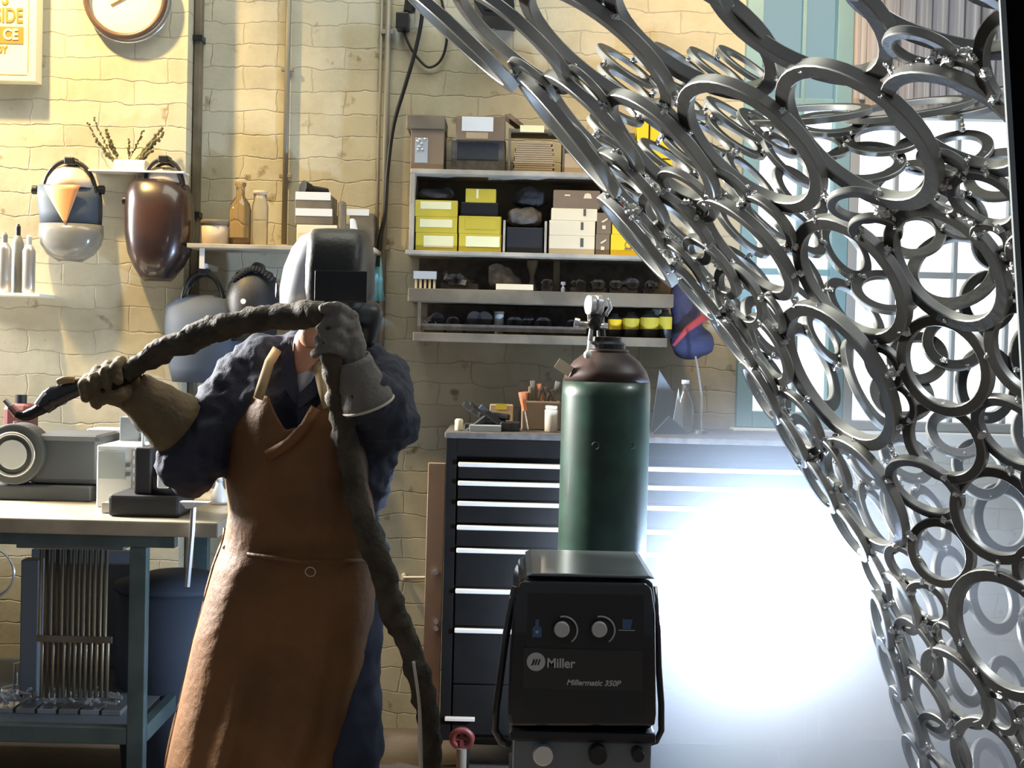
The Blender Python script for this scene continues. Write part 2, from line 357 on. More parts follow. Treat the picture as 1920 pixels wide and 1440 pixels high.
cable('hanging_cable', [(790, -80), (792, 20), (780, 90), (760, 160), (738, 235), (727, 320), (722, 400), (712, 450), (708, 500)], .0075, 'black', 'black cable hanging down the wall to the shelving left side')
cable('cable_loop', [(757, 60), (770, 90), (786, 112), (803, 126), (822, 118), (834, 95), (838, 60), (832, 20), (820, -40)], .005, 'black', 'short black cable curling in a loop near the top of the wall', Y=5.18)
t = thing('junction_box', 'small black electrical box on the wall above the cable loop', 'electrical box', P(752, 55, 5.15))
x0, x1, z0, z1 = R4(742, 766, 22, 52, 5.12); B().box(x0, x1, 5.12, 5.198, z0, z1).out('box', 'black', t, bevel=.004)
x0, x1, z0, z1 = R4(752, 782, -25, 20, 5.12); B().cyl(((x0 + x1) / 2, 5.14, z0), ((x0 + x1) / 2 + .01, 5.14, z1), .022).out('plug', 'black', t)
t = thing('wall_speaker', 'black cloth-covered box high on the wall behind the rings', 'speaker', P(925, 0, 5.0))
x0, x1, z0, z1 = R4(886, 968, -60, 34, 4.98)
B().prism([(x0, z1), (x1 - .02, z1), (x1, z0), (x0 + .035, z0 + .012), (x0 + .005, z0 + .06)], 4.98, 5.19).out('cabinet', 'black', t, bevel=.005)
B().prism([(x0 + .02, z1 - .01), (x1 - .035, z1 - .01), (x1 - .025, z0 + .02), (x0 + .045, z0 + .03)], 4.974, 4.979).out('grille', 'black', t)

# ---------------------------------------------------------------- sign, clock
YS = 5.0
x0, x1, z0, z1 = R4(-190, 70, -260, 150, YS)
t = thing('wall_sign', 'cream sign with brown lettering at the left edge of the wall', 'sign', ((x0 + x1) / 2, YS, z0))
B().box(x0, x1, YS, YL - .001, z0, z1).out('board', 'sign', t, bevel=.003)
f = B(); i = .030; q = .0025
f.box(x0 + i, x1 - i, YS - .001, YS, z0 + i * .7, z0 + i * .7 + q).box(x1 - i * .9 - q, x1 - i * .9, YS - .001, YS, z0 + i, z1 - i); f.out('border', 'signink', t)
def sgn(s, xr, yb, h, m, sx=.8, y=YS - .002): 
    return text(s, px(h, YS) / .72, P(xr, yb, y), m, t, 'lettering', .0008, 'RIGHT', sx=sx, bold=.0015)
sgn('S', 16, 8, 26, 'signink'); sgn('SIDE', 43, 42, 27, 'signink', .72)
sgn('OY', 13, 99, 13, 'signink', .8)
xb0, xb1, zb0, zb1 = R4(-170, 44, 48, 80, YS)
B().box(xb0, xb1, YS - .0022, YS, zb0, zb1).out('brown_band', 'signink', t)
sgn('CE', 34, 74, 20, 'sign', .85, YS - .0035)
c = P(235, -7, 5.03); Rk = px(74, 5.03)
t = thing('wall_clock', 'round wall clock with dark brown rim above the dried sprigs', 'clock', c)
B().torus(c, (0, 1, 0), Rk, .0115, 56, 10).out('rim', 'rim', t, smooth=True)
B().torus(c + Vector((.006, .016, -.004)), (0, 1, 0), Rk + .012, .006, 56, 8).out('outer_rim', 'chrome', t, smooth=True)
B().cyl(c + Vector((0, .012, 0)), c + Vector((0, .035, 0)), Rk + .004, n=56).out('dial', 'clockface', t)
B().cyl(c + Vector((0, .035, 0)), c + Vector((0, .0385, 0)), .03).out('mount', 'black', t)
h = B(); d = P(207, 9, 5.035) - c; h.tube([c + Vector((0, .008, 0)), c + Vector((d.x, .008, d.z))], .0028, 6); h.out('minute_hand', 'signink', t)
h = B(); h.tube([c + Vector((0, .006, 0)), c + Vector((.03, .006, .075))], .004, 6); h.out('hour_hand', 'signink', t)

# ---------------------------------------------------------------- small ledge with sprigs between the two hung helmets
x0, x1, z0, z1 = R4(165, 345, 319, 322.5, 4.98)
ledge = thing('wall_ledge', 'thin pale ledge between the two helmets under the dried sprigs', 'shelf', ((x0 + x1) / 2, 5.02, z0))
B().box(x0, x1, 4.98, YL - .001, z0, z1).out('board', 'white', ledge, bevel=.001)
lz = z1
a0, a1, b0, b1 = R4(212, 272, 299, 319, 5.0)
tr = tag(B().box(a0, a1, 5.0, 5.055, lz + .0005, b1).out('planter', 'white', bevel=.006), 'small pale trough holding the dried sprigs on the ledge', 'planter')
for nm, lab, base, tips in (('dried_sprig', 'dried sprig bundle fanning to the left out of the trough', (222, 299), [(163, 230), (176, 222), (180, 262), (199, 245), (206, 262), (198, 288)]),
                      ('dried_sprig', 'dried sprig bundle fanning to the right out of the trough', (248, 299), [(268, 245), (241, 262), (285, 282), (303, 240), (307, 250), (290, 262), (276, 290)])):
    g = B()
    for k, (tx, ty) in enumerate(tips):
        yy = 5.03 - .006 * (k % 3); p0 = P(base[0] + (k - 3) * 3, base[1] + 6, yy); p1 = P(tx, ty, yy - .01); mid = p0.lerp(p1, .5) + Vector((0, 0, -.006))
        pts = [p0.lerp(mid, u / 4) if u < 5 else mid.lerp(p1, (u - 4) / 4) for u in range(9)]
        g.tube(pts, .0014, 5)
        for u in range(14):
            f_ = .35 + .65 * u / 13; q = p0.lerp(p1, f_) + Vector((0, 0, -.006 * (1 - abs(f_ - .5) * 2)))
            g.ball(q + Vector((rnd.uniform(-.004, .004), rnd.uniform(-.003, .003), rnd.uniform(-.003, .003))), .0068 if k not in (0, 1) else .0045, (1, .6, 1), 1)
    tag(g.out(nm, 'sprig'), lab, 'dried plant')

# ---------------------------------------------------------------- hung helmets and shields
def slices(rows, m, name, parent, Y, depth=1.0, power=2.3, n=28, a0=0, a1=2 * math.pi, thick=0, smooth=True):
    """a shell lofted through horizontal slices (row pixel, centre pixel, half width px, half depth m)"""
    bm = bmesh.new(); prev = None; full = abs(a1 - a0 - 2 * math.pi) < 1e-6
    for (py, cx, hw, hd, *yy) in rows:
        c = P(cx, py, Y); w_ = px(hw, Y); cur = []
        for i in range(n + (0 if full else 1)):
            a = a0 + (a1 - a0) * i / n
            ca, sa = math.cos(a), math.sin(a)
            x = abs(ca) ** (2 / power) * (1 if ca >= 0 else -1) * w_; y = abs(sa) ** (2 / power) * (1 if sa >= 0 else -1) * hd
            cur.append(bm.verts.new((c.x + x, c.y + y + (yy[0] if yy else 0), c.z)))
        if prev:
            for i in range(len(cur) - (0 if full else 1)): bm.faces.new((prev[i], prev[(i + 1) % len(cur)], cur[(i + 1) % len(cur)], cur[i]))
        else: first = cur
        prev = cur
    if full: bm.faces.new(first); bm.faces.new(list(reversed(prev)))
    o = finish(name, bm, m, parent, smooth=smooth)
    if thick:
        s = o.modifiers.new('s', 'SOLIDIFY'); s.thickness = thick; s.offset = 0
    return o
FR = (math.pi, 2 * math.pi)     # the half that faces the room
Yh = 4.98
def headband(parent, cx, cy, rx, ry, m='black', Y=5.0, r=.008, crown=True):
    c = P(cx, cy, Y); a = px(rx, Y); b = px(ry, Y)
    B().tube([(c.x + a * math.cos(t), Y, c.z + b * math.sin(t)) for t in [math.pi * i / 20 for i in range(21)]], r, 8).out('headband', m, parent, smooth=True)
    if crown: B().tube([(c.x + a * .85 * math.cos(t), Y + .035, c.z + b * .9 * math.sin(t)) for t in [math.pi * i / 20 for i in range(21)]], r * .8, 8).out('crown_strap', m, parent, smooth=True)
    B().box(c.x - .018, c.x + .018, Y - .014, Y + .05, c.z + b - .012, c.z + b + .013).out('ratchet_knob', m, parent, bevel=.004)
# 1: face shield with a V shaped front
t = thing('face_shield', 'blue-grey face shield with orange V front and smoky visor, hung left of the sprigs', 'face shield', P(131, 490, Yh))
headband(t, 130, 360, 48, 58)
slices([(313, 128, 20, .03, .03), (320, 129, 32, .05, .03), (335, 130, 42, .07, .03), (352, 131, 48, .08, .03)], 'tin', 'forehead_pad', t, 5.0, n=20, a0=FR[0], a1=FR[1], thick=.004)
rows = [(350, 131, 57, .075), (375, 132, 59, .085), (400, 134, 57, .09), (426, 135, 55, .09)]
slices(rows, 'bluegrey', 'brow_guard', t, 5.035, a0=FR[0], a1=FR[1], thick=.004)
a, b_, c_ = P(84, 349, 4.985), P(158, 349, 4.985), P(125, 422, 4.95)
bm = B(); N = 8
for i in range(N):
    u0, u1 = i / N, (i + 1) / N
    for (uu, vv) in ((u0, u1),):
        pts = []
        for u in (uu, vv):
            l = a.lerp(c_, u); r = b_.lerp(c_, u); pts.append((l, r))
        K = 6
        def pt(l, r, k): q = l.lerp(r, k / K); yy = 5.035 - .094 * max(.15, 1 - ((q.x - P(132, 380, 4.98).x) / px(62, 4.98)) ** 2) ** .5 - .004; return (q.x, yy, q.z)
        for k in range(K):
            f = [bm.bm.verts.new(pt(*pts[0], k)), bm.bm.verts.new(pt(*pts[0], k + 1)), bm.bm.verts.new(pt(*pts[1], k + 1)), bm.bm.verts.new(pt(*pts[1], k))]
            bm.bm.faces.new(f)
bmesh.ops.remove_doubles(bm.bm, verts=bm.bm.verts, dist=.0004)
q = bm.out('orange_panel', mat('shield_orange', (.62, .28, .10), .4, coat=.3), t, smooth=True); s = q.modifiers.new('s', 'SOLIDIFY'); s.thickness = .003; s.offset = 0
slices([(422, 135, 58, .09), (440, 135, 59, .095), (460, 134, 55, .09), (478, 133, 42, .08), (491, 133, 20, .06)], 'visor', 'visor', t, 5.03, a0=FR[0], a1=FR[1], thick=.003)
for xx in (66, 190): c = P(xx, 356, 5.02); B().cyl(c + Vector((-.011, 0, 0)), c + Vector((.011, 0, 0)), .016).out('knob', 'black', t, bevel=.003)
# 2: dark flame-painted welding helmet
t = thing('welding_helmet', 'glossy dark brown flame-painted welding helmet hung right of the sprigs', 'welding helmet', P(302, 527, 4.98))
headband(t, 306, 355, 38, 56, 'black')
slices([(315, 305, 30, .04, .03), (328, 307, 38, .06, .03), (350, 310, 40, .07, .03)], 'tin', 'sweat_band', t, 5.02, n=20, a0=FR[0], a1=FR[1], thick=.004)
slices([(340, 293, 40, .07), (348, 299, 54, .085), (370, 301, 60, .11), (400, 301, 62, .125), (440, 302, 62, .13), (475, 301, 56, .125), (500, 299, 44, .11), (520, 297, 30, .09), (527, 297, 22, .06)], 'helmet', 'shell', t, 5.05, power=2.6, a0=FR[0], a1=FR[1], thick=.005)
x0, x1, z0, z1 = R4(262, 338, 408, 452, 4.93)
c = P(236, 376, 5.0); B().cyl(c + Vector((-.012, 0, 0)), c + Vector((.014, 0, 0)), .014).out('knob', 'black', t, bevel=.003)
# 3: big grey shield under the shelf, 4: dark helmet beside it
t = thing('face_shield', 'large blue-grey face shield with hoop headband, hung low under the shelf', 'face shield', P(388, 715, 4.98))
headband(t, 380, 572, 39, 62, 'black', 5.0, .007)
slices([(555, 390, 40, .05), (562, 389, 58, .07), (580, 388, 76, .10), (610, 386, 74, .12), (650, 385, 72, .125), (690, 386, 66, .12), (716, 386, 60, .11)], 'bluegrey', 'shell', t, 5.05, a0=FR[0], a1=FR[1], thick=.004)
t = thing('welding_helmet', 'matt black helmet with spiky crown knob hung under the shelf, beside the welder', 'welding helmet', P(475, 590, 4.98))
slices([(505, 480, 14, .04), (512, 478, 32, .07), (535, 476, 44, .10), (560, 475, 48, .12), (590, 475, 46, .12), (640, 474, 42, .11)], 'blackpl', 'shell', t, 5.05, a0=FR[0], a1=FR[1], thick=.005)
g = B()
for i in range(13): c = P(440 + i * 6, 524 - 20 * math.sin(math.pi * i / 12) , 4.97 ); g.ball(c, .014, (1, .8, .9), 1)
g.out('crown_strap', 'black', t); c = P(484, 503, 5.0); B().cyl(c + Vector((0, -.03, 0)), c + Vector((0, .04, 0)), .021, n=14).out('ratchet_knob', 'black', t, bevel=.003)
c = P(456, 565, 4.925); g = B().ball(c, .009); g.out('lamp', mat('helmet_lamp', (1, .8, .4), .3, emit=(1, .75, .3), estr=3), t, smooth=True)  # glowing ball stands in for a glint on the black shell

# ---------------------------------------------------------------- left edge shelf with canisters
x0, x1, z0, z1 = R4(-60, 78, 549, 555, 4.92)
s = thing('wall_shelf', 'short pale shelf with silver canisters at the left edge', 'shelf', ((x0 + x1) / 2, 5, z0))
B().box(x0, x1, 4.9, YL - .001, z0, z1).out('board', 'white', s, bevel=.002)
B().box(x0 + .02, x0 + .035, 4.95, YL - .001, z0 - .08, z0 - .0005).out('bracket', 'white', s)
def can(name, pxc, r, ytop, Yc, zb, m, capm, label, cat, prof=None, group=None):
    c = P(pxc, 500, Yc); c.z = zb; H = P(pxc, ytop, Yc).z - zb; rr = px(r, Yc)
    t = thing(name, label, cat, c, group)
    B().lathe(c, [(rr * .9, .0005), (rr, .008), (rr, H * .72), (rr * .6, H * .82), (rr * .35, H * .84)], 20).out('body', m, t, smooth=True)
    B().lathe(c, [(rr * .42, H * .83), (rr * .42, H * .96), (rr * .2, H)], 14).out('cap', capm, t, smooth=False)
    return t
can('spray_can', 8, 13, 436, 4.97, z1, 'silver', 'grey', 'silver spray can, leftmost on the left edge shelf', 'spray can')
can('spray_can', 33, 11, 420, 5.02, z1, 'grey', 'black', 'grey spray can with dark trigger head on the left edge shelf', 'spray can')
can('spray_can', 54, 12, 440, 4.97, z1, 'silver', 'lgrey', 'silver spray can, rightmost on the left edge shelf', 'spray can')

# ---------------------------------------------------------------- long shelf with the glass bottle
YF = 4.95
x0, x1, z0, z1 = R4(350, 704, 460, 468, YF)
s = thing('wall_shelf', 'long pale shelf with tin, glass bottle and books behind the welder', 'shelf', ((x0 + x1) / 2, 5.05, z0))
B().box(x0, x1, YF, YW - .001, z0, z1).out('board', 'paint', s, bevel=.002)
xb = P(377, 490, YF).x
B().box(xb - .009, xb + .009, YF + .01, YF + .016, P(377, 503, YF).z, z0 - .0005).box(xb - .009, xb + .009, YF + .0165, YW - .001, P(377, 503, YF).z, P(377, 503, YF).z + .02).out('bracket', 'white', s, bevel=.001)
SZ = z1
def lat(name, pxc, Yc, z, prof, m, label, cat, group=None, parts=()):
    c = P(pxc, 480, Yc); c.z = z
    t = thing(name, label, cat, c, group)
    for nm, mm, pr in ((('body', m, prof),) + tuple(parts)): B().lathe(c, pr, 24).out(nm, mm, t, smooth=True)
    return t
lat('tin', 402, 5.03, SZ, [(.046, .0005), (.048, .004), (.048, .072)], 'tin', 'pale round tin with dark lid on the shelf beside the glass bottle', 'tin', parts=(('lid', 'dwood', [(.051, .0725), (.051, .086), (.048, .09)]),))
lat('glass_bottle', 449, 5.05, SZ, [(.036, .0005), (.04, .01), (.04, .13), (.034, .155), (.016, .18), (.016, .215), (.02, .218), (.02, .23)], 'amber', 'tall clear amber glass bottle on the shelf', 'bottle', parts=(('contents', 'brown', [(.034, .005), (.034, .03)]),))
lat('glass_jar', 486, 5.08, SZ, [(.028, .0005), (.03, .01), (.03, .15), (.024, .17), (.024, .19)], 'glass', 'slim clear glass jar on the shelf right of the tall bottle', 'jar', parts=(('lid', 'tin', [(.026, .1905), (.026, .205)]),))
def bxpx(name, r, Y0, d, m, label, cat, z0=None, bevel=.003, group=None, extra=(), h=None, ry=0):
    """a box thing from its front face's pixels; extra: (part name, pixel rectangle, material) stuck to the front"""
    x0, x1, za, zb = R4(*r, Y0)
    if z0 is not None:
        zb = z0 + (h if h else (zb - za)); za = z0 + .0004
    t = thing(name, label, cat, ((x0 + x1) / 2, Y0 + d / 2, za), group)
    B().box(x0, x1, Y0, Y0 + d, za, zb).out('body', m, t, bevel=bevel)
    for e in extra:
        a0, a1, c0, c1 = R4(*e[1], Y0); dy = e[3] if len(e) > 3 else .0015
        B().box(a0, a1, Y0 - dy, Y0 - .0001, c0, c1).out(e[0], e[2], t)
    t['_top'] = zb
    return t
t = bxpx('storage_box', (556, 632, 418, 460), 5.0, .16, 'cream', 'pale box at the bottom of the pile behind the helmet', 'box', SZ)
t2 = bxpx('ring_binder', (553, 624, 388, 413), 5.0, .16, 'dwood', 'dark binder with white edge in the pile behind the helmet', 'binder', t['_top'], extra=(('label', (554, 623, 391, 405), 'white'),))
t3 = bxpx('ring_binder', (553, 622, 355, 386), 5.0, .16, 'dwood', 'topmost binder with white edge in the pile behind the helmet', 'binder', t2['_top'], extra=(('label', (554, 620, 360, 375), 'white'),))
c = P(592, 343, 5.05); t = thing('hand_torch', 'black torch lying on top of the binders', 'torch', (c.x, c.y, t3['_top']))
zt3 = t3['_top']
B().cyl((c.x - .02, 5.06, zt3 + .021), (c.x + .035, 5.1, zt3 + .02), .02, .016).out('barrel', 'black', t, smooth=False); B().cyl((c.x - .021, 5.059, zt3 + .0255), (c.x - .045, 5.04, zt3 + .03), .02, .027).out('head', 'black', t)
bxpx('cardboard_tube', (632, 648, 370, 458), 5.0, .03, 'dwood', 'dark upright tube standing on the shelf behind the helmet', 'tube', SZ, .012)
bxpx('storage_box', (655, 700, 392, 460), 5.06, .12, 'dwood', 'dark box with white top band on the shelf right of the helmet', 'box', SZ, extra=(('label', (650, 692, 392, 404), 'white'),))
c = P(668, 458, 5.0); t = thing('scoop', 'white metal scoop standing on the shelf right of the helmet top', 'scoop', (c.x, c.y, SZ))
B().prism([(c.x - .02, SZ + .0005), (c.x + .05, SZ + .0005), (c.x + .05, SZ + .02), (c.x + .012, SZ + .026), (c.x - .008, SZ + .105), (c.x - .024, SZ + .105)], 4.99, 5.03).out('blade', 'white', t, bevel=.004)
c = P(696, 540, 5.0); g = B()
for i, dx in enumerate((-.012, 0, .012)): g.tube([(c.x + dx, 5.17 + .004 * i, c.z + .13), (c.x + dx * 1.4, 5.165, c.z), (c.x + dx * 2, 5.17, c.z - .04)], [.008, .011, .013], 8)
tag(g.out('rag', 'cyan', smooth=True), 'pale cyan rag hanging on the wall behind the helmet', 'rag')
c = P(703, 490, 5.17); tag(B().box(c.x - .012, c.x + .012, 5.165, 5.199, c.z - .03, c.z + .03).out('wall_switch', 'white', bevel=.003), 'small white switch on the wall above the cyan rag', 'switch')

# ---------------------------------------------------------------- right hand shelving
x0, x1, z0t, z1t = R4(766, 1300, 319.5, 328, YF); xa0 = P(768, 400, YF).x; xa1 = P(1262, 400, YF).x
zb1 = P(950, 475, YF).z + .004; zb0 = zb1 - .014; zt0 = P(950, 329, YF).z; zt1 = P(950, 320, YF).z
s = thing('shelf_unit', 'wooden wall shelving holding the yellow and white boxes', 'shelf', ((xa0 + xa1) / 2, 5.05, zb0))
B().box(xa0, xa1, YF, YW - .001, zt0, zt1).out('top_board', 'paint', s, bevel=.002)
B().box(xa0 - .012, xa1, YF, YW - .001, zb0, zb1).out('bottom_board', 'paint', s, bevel=.002)
B().box(xa0, xa0 + .016, YF, YW - .001, zb1 + .0003, zt0 - .0003).out('side_panel', 'paint', s, bevel=.001)
B().box(xa1 - .016, xa1, YF, YW - .001, zb1 + .0003, zt0 - .0003).out('side_panel', 'paint', s, bevel=.001)
B().box(xa0 + .017, xa1 - .017, YW - .012, YW - .001, zb1 + .0003, zt0 - .0003).out('back_panel', 'dwood', s)
for p_, hh in ((945, 60), (1023, 60)):
    xx = P(p_, 450, YF).x; B().box(xx - .004, xx + .004, YF + .005, YW - .013, zb1 + .0003, zb1 + px(hh, YF)).out('divider', 'paint', s)
TZ, BZ = zt1, zb1
Y1 = 4.965
def carton(r, Yc, d, m, label, z0=None, lab=None, labm='yl', cat='box', name='cardboard_box', group=None, extra=()):
    e = [('label', lab, labm)] if lab else []
    return bxpx(name, r, Yc, d, m, label, cat, z0, .002, group, e + list(extra))
# on the top board
t = carton((770, 832, 244, 319), Y1, .2, 'brown', 'brown carton with shiny plastic window on the left end of the top shelf', TZ, extra=(('plastic_window', (778, 802, 258, 305), 'lgrey'),))
g = B(); c = P(788, 272, Y1 - .003)
for i in range(9): g.ball(c + Vector((rnd.uniform(-.016, .016), 0, rnd.uniform(-.02, .022))), .006, (1, .3, 1), 1, .3)
q = g.out('plastic_bag', 'chrome', t)
bxpx('box_lid', (762, 834, 217, 243), Y1 - .01, .22, 'dwood', 'dark lid resting on the leftmost carton of the top shelf', 'lid', t['_top'])
t = carton((846, 948, 262, 319), Y1 + .02, .18, 'wgrey', 'dark open bin under the tilted carton on the top shelf', TZ, cat='bin', name='storage_bin', extra=(('stained_front', (858, 935, 268, 300), 'dgrey'),))
t = carton((855, 947, 217, 262), Y1, .17, 'brown', 'brown carton with long white label, set on the dark bin', t['_top'], (866, 925, 219, 246), 'white', extra=(('lower_label', (874, 915, 248, 260), 'tan'),))
t = thing('paper_bundle', 'round bundle of tan paper sheets on the top shelf', 'paper', (P(1000, 315, 5.05).x, 5.05, TZ))
x0, x1, za, zb = R4(962, 1042, 262, 319, Y1)
g = B(); hh = zb - za
for i in range(14):
    f_ = i / 13; g.box(x0 + .006 * abs(math.sin(i * 2.3)) + .01 * f_ ** 4, x1 - .01 * abs(math.sin(i * 1.7)) - .01 * f_ ** 4, Y1 + .01, Y1 + .16, TZ + .0005 + hh * f_ * .93, TZ + .0005 + hh * f_ * .93 + hh * .055)
g.out('sheets', 'tan', t)
t = thing('wire_rack', 'dark rack standing around the paper bundle on the top shelf', 'rack', (P(1000, 315, 5.05).x, 5.08, TZ))
x0, x1, za, zb = R4(955, 1055, 247, 319, Y1)
for xx in (x0 - .004, x1): B().box(xx, xx + .008, Y1, Y1 + .17, TZ + .0004, zb + .01).out('side', 'dwood', t)
B().box(x0 + .0045, x1 - .0005, Y1 + .0, Y1 + .17, zb, zb + .009).out('top', 'dwood', t)
xx0, xx1, zz0, zz1 = R4(975, 1020, 245, 258, Y1)
B().box(xx0, xx1, Y1 - .002, Y1 - .0002, zb - .002, zb + .022).out('yellow_label', 'yl', t)
B().prism([(x0 - .02, zb + .062), (x0 + .0, zb + .066), (x0 + .07, zb + .012), (x0 + .05, zb + .0095)], Y1 + .02, Y1 + .15).out('folder', 'brown', t)
t = carton((1058, 1118, 283, 319), Y1, .18, 'tan', 'plain tan carton on the top shelf right of the paper rack', TZ)
t = carton((1060, 1122, 262, 283), Y1 + .01, .16, 'brown', 'flat brown carton on the plain tan carton', t['_top'])
t = carton((1126, 1190, 240, 319), Y1 + .02, .16, 'wgrey', 'dark grey carton on the top shelf, seen through the rings', TZ)
x0, x1, za, zb = R4(1158, 1262, 213, 319, Y1)
t = thing('yellow_crate', 'bright yellow crate with dark band on the right end of the top shelf', 'crate', (x0, Y1, TZ))
x0 = P(1194, 300, Y1).x
B().box(x0, x1, Y1, Y1 + .17, TZ + .0004, zb).out('body', 'yellow2', t, bevel=.003)
xm = P(1217, 270, Y1).x; B().box(xm - .003, xm + .003, Y1 - .0015, Y1 - .0001, TZ + .001, zb - .002).box(x0 + .002, x1 - .002, Y1 - .0015, Y1 - .0001, TZ + .055, TZ + .059).out('strap', 'black', t)
xk = P(1158, 300, Y1 + .0).x
# first bay
Y1 = 4.97
gy = [('bottom', (779, 857, 438, 472), (794, 850, 442, 464)), ('middle', (779, 857, 407, 437), (787, 848, 411, 426)), ('top', (778, 858, 374, 405), (788, 846, 378, 392))]
z = BZ
for nm, r, l in gy: t = carton(r, Y1, .17, 'yellow', {'bottom': 'yellow box at the bottom of the leftmost stack', 'middle': 'yellow box in the middle of the leftmost stack', 'top': 'topmost yellow box of the leftmost stack, under the dark cloth'}[nm], z, l, 'yl'); z = t['_top']
def heap(name, lab, cat, r, Yc, d, zb, m, n=9, seed=1, rs=1.0, group=None):
    x0, x1, za, zt_ = R4(*r, Yc); rr = random.Random(seed); H = zt_ - za; blobs = []
    if name in ('machine_part', 'hand_tool'):
        g = B(); W = x1 - x0; g.box(x0 + W * .05, x1 - W * .05, Yc + .01, Yc + d * .7, zb + .0005, zb + H * .35)
        for i in range(5):
            s_ = rr.uniform(.25, .42); cx_ = rr.uniform(x0 + W * .25, x1 - W * .25); cz_ = zb + H * rr.uniform(.4, .62)
            M4 = Matrix.Translation((cx_, Yc + d * rr.uniform(.2, .5), cz_)) @ mathutils.Euler((rr.uniform(-.6, .6), rr.uniform(-1, 1), rr.uniform(-.6, .6))).to_matrix().to_4x4()
            g.box(-W * s_ * .7, W * s_ * .7, -.012, .012, -H * .16, H * .16, M4)
        for i in range(2):
            cx_ = rr.uniform(x0 + W * .25, x1 - W * .25); g.cyl((cx_, Yc + .004, zb + H * .55), (cx_, Yc + d * .5, zb + H * .6), min(H * .34, W * .3), n=14)
        return tag(g.out(name, 'toolm', bevel=.0015), lab, cat, group)
    for i in range(n):
        q = rr.uniform(.25, .5) * H * rs
        blobs.append(('e', (rr.uniform(x0 + q, max(x1 - q, x0 + q + .001)), Yc + d / 2 + rr.uniform(-d / 4, d / 4), zb + rr.uniform(q * .9, max(H - q, q))), (q * rr.uniform(.9, 1.5), q, q * rr.uniform(.7, 1))))
    blobs.append(('e', ((x0 + x1) / 2, Yc + d / 2, zb + H * .3), ((x1 - x0) / 2, d / 2, H * .3)))
    o = organic(name, blobs, m, None, .007, 3, .004, 40)
    lo = min(v.co.z for v in o.data.vertices)
    for v in o.data.vertices: v.co.z += zb + .0005 - lo
    return tag(o, lab, cat, group)
heap('folded_cloth', 'black cloth bundled on the leftmost yellow stack', 'cloth', (784, 854, 345, 373), Y1, .13, z, 'dgrey', 7, 3)
z = BZ
t = carton((860, 940, 438, 472), Y1, .17, 'yellow', 'yellow box with wide pale label at the bottom of the second stack', z, (873, 937, 443, 463), 'yl'); z = t['_top']
t = carton((860, 940, 404, 437), Y1, .17, 'yellow', 'plain yellow box second from the bottom of the second stack', z, (872, 930, 409, 430), 'yellow'); z = t['_top']
t = carton((864, 934, 377, 403), Y1 + .01, .15, 'black', 'black box between the yellow boxes of the second stack', z); z = t['_top']
t = carton((873, 930, 349, 375), Y1 + .01, .14, 'yellow', 'small yellow box on top of the second stack', z, (893, 897, 355, 372), 'yl'); z = t['_top']
t = carton((950, 1018, 424, 472), Y1, .17, 'blackpl', 'black bin between the shelf dividers', BZ, cat='bin', name='storage_bin')
zz = t['_top']
heap('tool_bag', 'dark lumpy tool bag piled on the black bin', 'bag', (948, 1016, 380, 423), Y1, .15, zz, 'wgrey', 8, 5)
heap('glove_pile', 'dark brown work gloves heaped above the tool bag', 'gloves', (960, 1030, 338, 379), Y1 + .03, .13, zz + px(40, Y1), 'dgrey', 8, 8)
z = BZ
for nm, r, l in (('bottom', (1029, 1115, 440, 475), (1088, 1094, 447, 463)), ('middle', (1030, 1116, 411, 439), (1089, 1094, 417, 431)), ('top', (1034, 1120, 387, 410), (1094, 1099, 392, 405))):
    t = carton(r, Y1, .17, 'cream', 'cream box with small dark tab, %s of the three in the pale stack' % nm, z, l, 'dprint'); z = t['_top']
t = carton((1038, 1125, 352, 386), Y1, .17, 'brown', 'brown box with pale leaf emblem on top of the cream boxes', z)
c = P(1102, 368, Y1 - .001); g = B()
for a in (-.6, 0, .6): g.prism([(c.x + .018 * math.sin(a) - .005, c.z - .008), (c.x + .018 * math.sin(a) + .005, c.z - .008), (c.x + .012 * math.sin(a) + .003, c.z + .011 * math.cos(a)), (c.x + .012 * math.sin(a) - .003, c.z + .011 * math.cos(a))], Y1 - .0015, Y1 - .0003)
g.out('emblem', 'cream', t)
c = P(1064, 366, Y1 - .001); B().box(c.x - .01, c.x + .01, Y1 - .0014, Y1 - .0002, c.z - .0025, c.z + .0025).out('emblem', 'cream', t)
z = BZ
for nm, r in (('lower', (1117, 1143, 438, 477)), ('upper', (1119, 1146, 396, 436))):
    t = carton(r, Y1, .16, 'brown', '%s narrow brown box with pale marks beside the cream boxes' % nm, z)
    zc = (t['_top'] + z) / 2; xc = t.location.x
    B().prism([(xc - .01, zc + .006), (xc + .012, zc + .02), (xc + .012, zc + .014), (xc - .004, zc + .003)], Y1 - .0016, Y1 - .0002).box(xc - .006, xc + .006, Y1 - .0014, Y1 - .0002, zc - .02, zc - .007).out('mark', 'cream', t); z = t['_top']
z = BZ
for nm, r in (('lower', (1145, 1201, 439, 478)), ('upper', (1148, 1203, 397, 437))):
    t = carton(r, Y1, .16, 'yellow2', '%s bright yellow box with round emblem behind the ring edge' % nm, z)
    zc = (t['_top'] + z) / 2; xc = t.location.x + .01
    B().torus((xc, Y1 - .0008, zc), (0, 1, 0), .012, .0016, 20, 6).box(xc - .013, xc + .013, Y1 - .0014, Y1 - .0002, zc - .016, zc - .011).out('emblem', 'brown', t); z = t['_top']
heap('red_rag', 'red rag lying on the bright yellow boxes', 'rag', (1140, 1192, 374, 396), Y1, .12, z, 'red', 5, 2)
t = carton((1204, 1240, 442, 479), Y1, .16, 'brown', 'brown box with pale mark right of the bright yellow boxes', BZ, (1212, 1222, 450, 470), 'cream')

